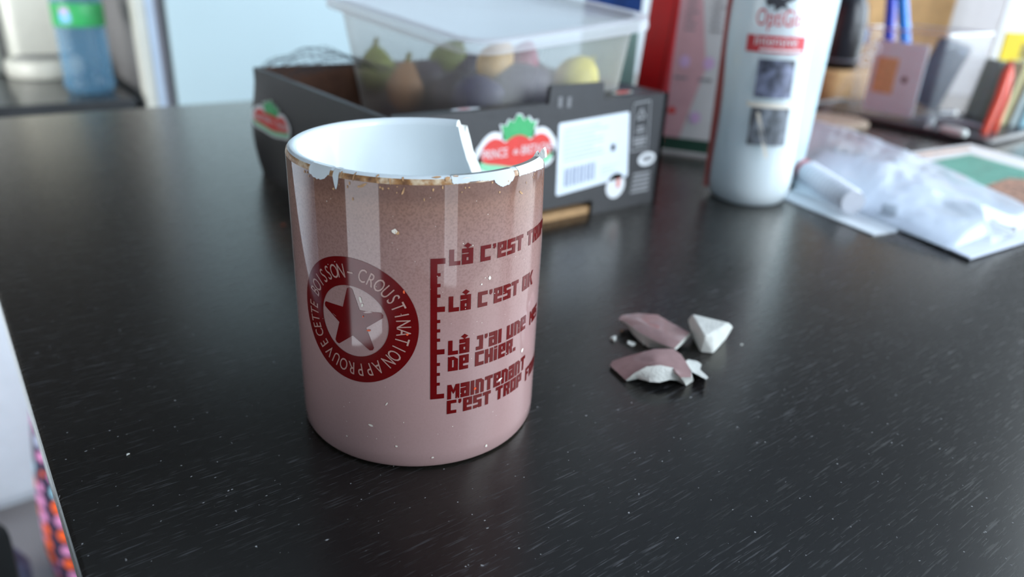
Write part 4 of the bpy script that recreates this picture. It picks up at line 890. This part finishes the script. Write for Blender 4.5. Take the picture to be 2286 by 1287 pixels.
# ================================================================== background left: counter, machine, bottle, tall cabinet
SID = .277; CTZ = -.076; CVF = 1.286
white_front = mat('white_cabinet_front', (222, 236, 248), .35, .02)
ct = thing('base_cabinet', 'white base cabinet under the dark counter by the far wall', 'cabinet', matrix=frame((RU0+SID)/2-.012, (CVF+RV1)/2, -.75))
wd = SID-RU0-.030; dp = RV1-CVF-.004
mb = MB(); mb.box((0, .010, .32), (wd, dp-.02, .64)); mb.build('carcass', white_front, ct, local=True)
for k in range(3):
    w3 = wd/3; mb = MB(); mb.box((-wd/2+w3*(k+.5), -dp/2-.002+.004, .33), (w3-.004, .018, .60)); d_ = mb.build('door', white_front, ct, local=True, bevel=.002)
wt = thing('counter_top', 'glossy black counter top behind the table carrying bottle and dispenser', 'counter', matrix=frame((RU0+SID)/2-.012, (CVF+RV1)/2, CTZ-.034))
mb = MB(); mb.box((0, -.006, .017), (wd, dp+.008, .034)); mb.build('slab', mat('dark_stone_counter', (44, 46, 48), .22, .1, 30), wt, local=True, bevel=.002)
tcab = thing('tall_cabinet', 'tall pale blue-white cabinet with cream edge strip beyond the table', 'cabinet', matrix=frame((SID+1.30)/2, (CVF+RV1)/2, -.75))
w2 = 1.30-SID; d2 = RV1-CVF-.003
mb = MB(); mb.box((0, 0.006, .65), (w2, d2-.012, 1.30)); mb.build('carcass', mat('glossy_grey_side', (150, 150, 152), .18, .03, 10), tcab, local=True)
blue_white = mat('pale_blue_lacquer', (172, 193, 199), .4, .02, 4)
mb = MB(); mb.box((.028/2+.004, -d2/2+.002, .65), (w2-.036, .016, 1.29)); mb.build('door', blue_white, tcab, local=True, bevel=.001)
mb = MB(); mb.box((-w2/2-.003, -d2/2+.006, .65), (.016, .03, 1.30)); mb.build('edge_strip', mat('cream_edge', (188, 190, 182), .4, .02), tcab, local=True, bevel=.002)
mb = MB(); mb.box((-w2/2+.0115, -d2/2, .65), (.012, .014, 1.30)); mb.build('edge_strip', mat('bluish_edge', (170, 186, 204), .4, .02), tcab, local=True, bevel=.001)
mb = MB(); mb.box((-w2/2+.0215, -d2/2+.004, .65), (.008, .014, 1.30)); mb.build('door_gap', mat('grey_gap', (120, 118, 126), .5, .03), tcab, local=True)
for (u0, u1, z0, z1, lab) in ((RU0+.01, SID-.015, .30, 1.15, 'added unseen dark brown cupboard above the black counter to darken table reflections'), (SID, 1.30, .62, 1.30, 'added unseen dark brown cupboard above the tall pale cabinet to darken table reflections')):  # both added out of view so the table top reflects something dark
    e = thing('added_cupboard', lab, 'cupboard', matrix=frame((u0+u1)/2, RV1-.165, z0)); ww = u1-u0; dk = mat('dark_brown_laminate', (52, 46, 42), .5, .08, 20)
    mb = MB(); mb.box((0, .008, (z1-z0)/2), (ww, .31, z1-z0)); mb.build('carcass', dk, e, local=True)
    for k in range(2): mb = MB(); mb.box((ww*(k-.5)/2, -.157, (z1-z0)/2), (ww/2-.004, .016, z1-z0-.004)); mb.build('door', dk, e, local=True, bevel=.002)
# water bottle
bo = thing('water_bottle', 'blue clear plastic water bottle with a green label on the counter', 'bottle', UV(.2034, 1.3584, CTZ), 0)
pr = [(.020, .0005), (.030, .001), (.034, .006), (.036, .014)]
for i in range(9): z = .020+i*.0088; pr += [(.0355, z), (.0335, z+.003), (.0335, z+.005), (.0355, z+.0078)]
pr += [(.0352, .100), (.0352, .134), (.0345, .142), (.033, .150), (.028, .163), (.020, .178), (.0145, .192), (.0135, .200), (.0135, .212)]
wat = film('blue_pet', (110, 168, 206), .19, .1, edge=.5)
mb = MB(); mb.lathe(pr, 32); mb.build('shell', wat, bo, smooth=40, local=True)
mb = MB(); mb.lathe([(.0150, .210), (.0155, .211), (.0155, .224), (.0145, .226), (.002, .226)], 24); mb.build('cap', mat('blue_cap', (60, 120, 190), .4, .05), bo, smooth=40, local=True)
mb = MB(); mb.lathe([(.0356, .1005), (.0360, .101), (.0360, .133), (.0356, .1335)], 32); lb = mb.build('label_band', mat('green_label', (52, 164, 92), .4, .1, 40), bo, smooth=40, local=True)
sh = Sheet(lambda s, z, l: bo.location+Vector((math.cos(-PI/2+.52+HD+s)*(.0361+l), math.sin(-PI/2+.52+HD+s)*(.0361+l), z)), .0002)
for (s0, s1, z0, z1, mi) in ((-.75, -.3, .107, .120, 0), (-.7, -.35, .120, .127, 1)):
    for i in range(5): sh.rect(s0+(s1-s0)*i/5, z0, s0+(s1-s0)*(i+1)/5, z1, mi)
sh.build('label_mark', [mat('label_blue', (90, 160, 220), .4, .05), mat('label_violet', (170, 130, 190), .4, .05)], lb)
# white dispenser with grey drip tray
mc = thing('dispenser', 'white drinks machine with a grey oval drip tray on the counter', 'machine', UV(.168, 1.555, CTZ), A)
wm = mat('cream_plastic', (226, 228, 218), .35, .02)
mb = MB(); mb.lathe([(.050, .0005), (.058, .001), (.060, .006), (.060, .022), (.057, .028), (.050, .031), (.001, .031)], 40); mb.build('base', wm, mc, smooth=40, local=True)
mb = MB(); mb.v = []; mb.lathe([(.001, .0312), (.046, .0312), (.046, .0336), (.043, .0342), (.001, .0336)], 40); mb.v = [Vector((v.x, v.y*.62-.010, v.z)) for v in mb.v]; mb.build('drip_tray', mat('grey_drip_grid', (128, 130, 134), .4, .06), mc, smooth=40, local=True)
mb = MB(); mb.loft([rrect(.098, .050, .022, .030, 6, 0, .030), rrect(.096, .050, .022, .20, 6, 0, .030)]); mb.build('column', wm, mc, smooth=40, local=True)
mb = MB(); mb.loft([rrect(.108, .110, .030, .200, 6, 0, .002), rrect(.112, .116, .032, .21, 6, 0, .002), rrect(.112, .116, .032, .29, 6, 0, .002), rrect(.09, .094, .03, .31, 6, 0, .002)]); mb.build('head', wm, mc, smooth=40, local=True)
e = thing('white_canister', 'plain white canister on the counter beside the drinks machine', 'canister', UV(.055, 1.60, CTZ), A)
mb = MB(); mb.lathe([(.050, .0005), (.054, .002), (.055, .20), (.052, .21)], 36); mb.build('drum', mat('white_canister', (232, 236, 236), .4, .02), e, smooth=40, local=True)
mb = MB(); mb.lathe([(.056, .205), (.057, .207), (.057, .232), (.054, .236), (.001, .236)], 36); mb.build('lid', mat('white_canister', (232, 236, 236)), e, smooth=40, local=True)
# chair beside the table and dotted bag on the floor
ch = thing('chair', 'black chair drawn up beside the short side of the table', 'chair', matrix=frame(-.235, .42, -.75))
bkm = mat('black_chair', (24, 23, 24), .6, .1)
mb = MB(); mb.loft([rrect(.40, .40, .03, .435), rrect(.42, .42, .04, .445), rrect(.42, .42, .04, .468), rrect(.40, .40, .035, .472)]); mb.build('seat', bkm, ch, smooth=40, local=True)
mb = MB(); mb.loft([[Vector((-.20+.02*k, p.x, p.y+.66)) for p in rrect(.38, .34, .05, 0)] for k in (0, 1)]); mb.build('backrest', bkm, ch, smooth=40, local=True)
for sx in (-.18, .18):
    for sy in (-.18, .18): mb = MB(); mb.tube([(sx*1.05, sy*1.05, .0005), (sx, sy, .44)], .012, 10); mb.build('leg', bkm, ch, smooth=40, local=True)
c = G(150, 1285, -.74); c.z = 0
db = thing('dotted_bag', 'tall fabric bag with orange and pink dots standing on the floor', 'bag', c+H3(.03, .06), 0)
mb = MB(); mb.lathe([(.05, .0005), (.075, .006), (.078, .05), (.072, .15), (.060, .25), (.048, .33), (.040, .40), (.03, .43)], 28); mb.build('cloth', dots_material(), db, smooth=60, local=True)
c = G(60, 1270, -.70)+H3(-.035, -.02); mb = MB(); mb.lathe([(.002, -.049), (.028, -.046), (.044, -.02), (.046, .005), (.036, .03), (.016, .045), (.002, .048)], 20, 0, Vector((c.x, c.y, .0495))); mb.build('cloth_bundle', mat('blue_grey_cloth', (86, 96, 122), .85, .3, 40), smooth=60, tag_=('small blue-grey rolled cloth bundle on the floor by the dotted bag', 'cloth'))
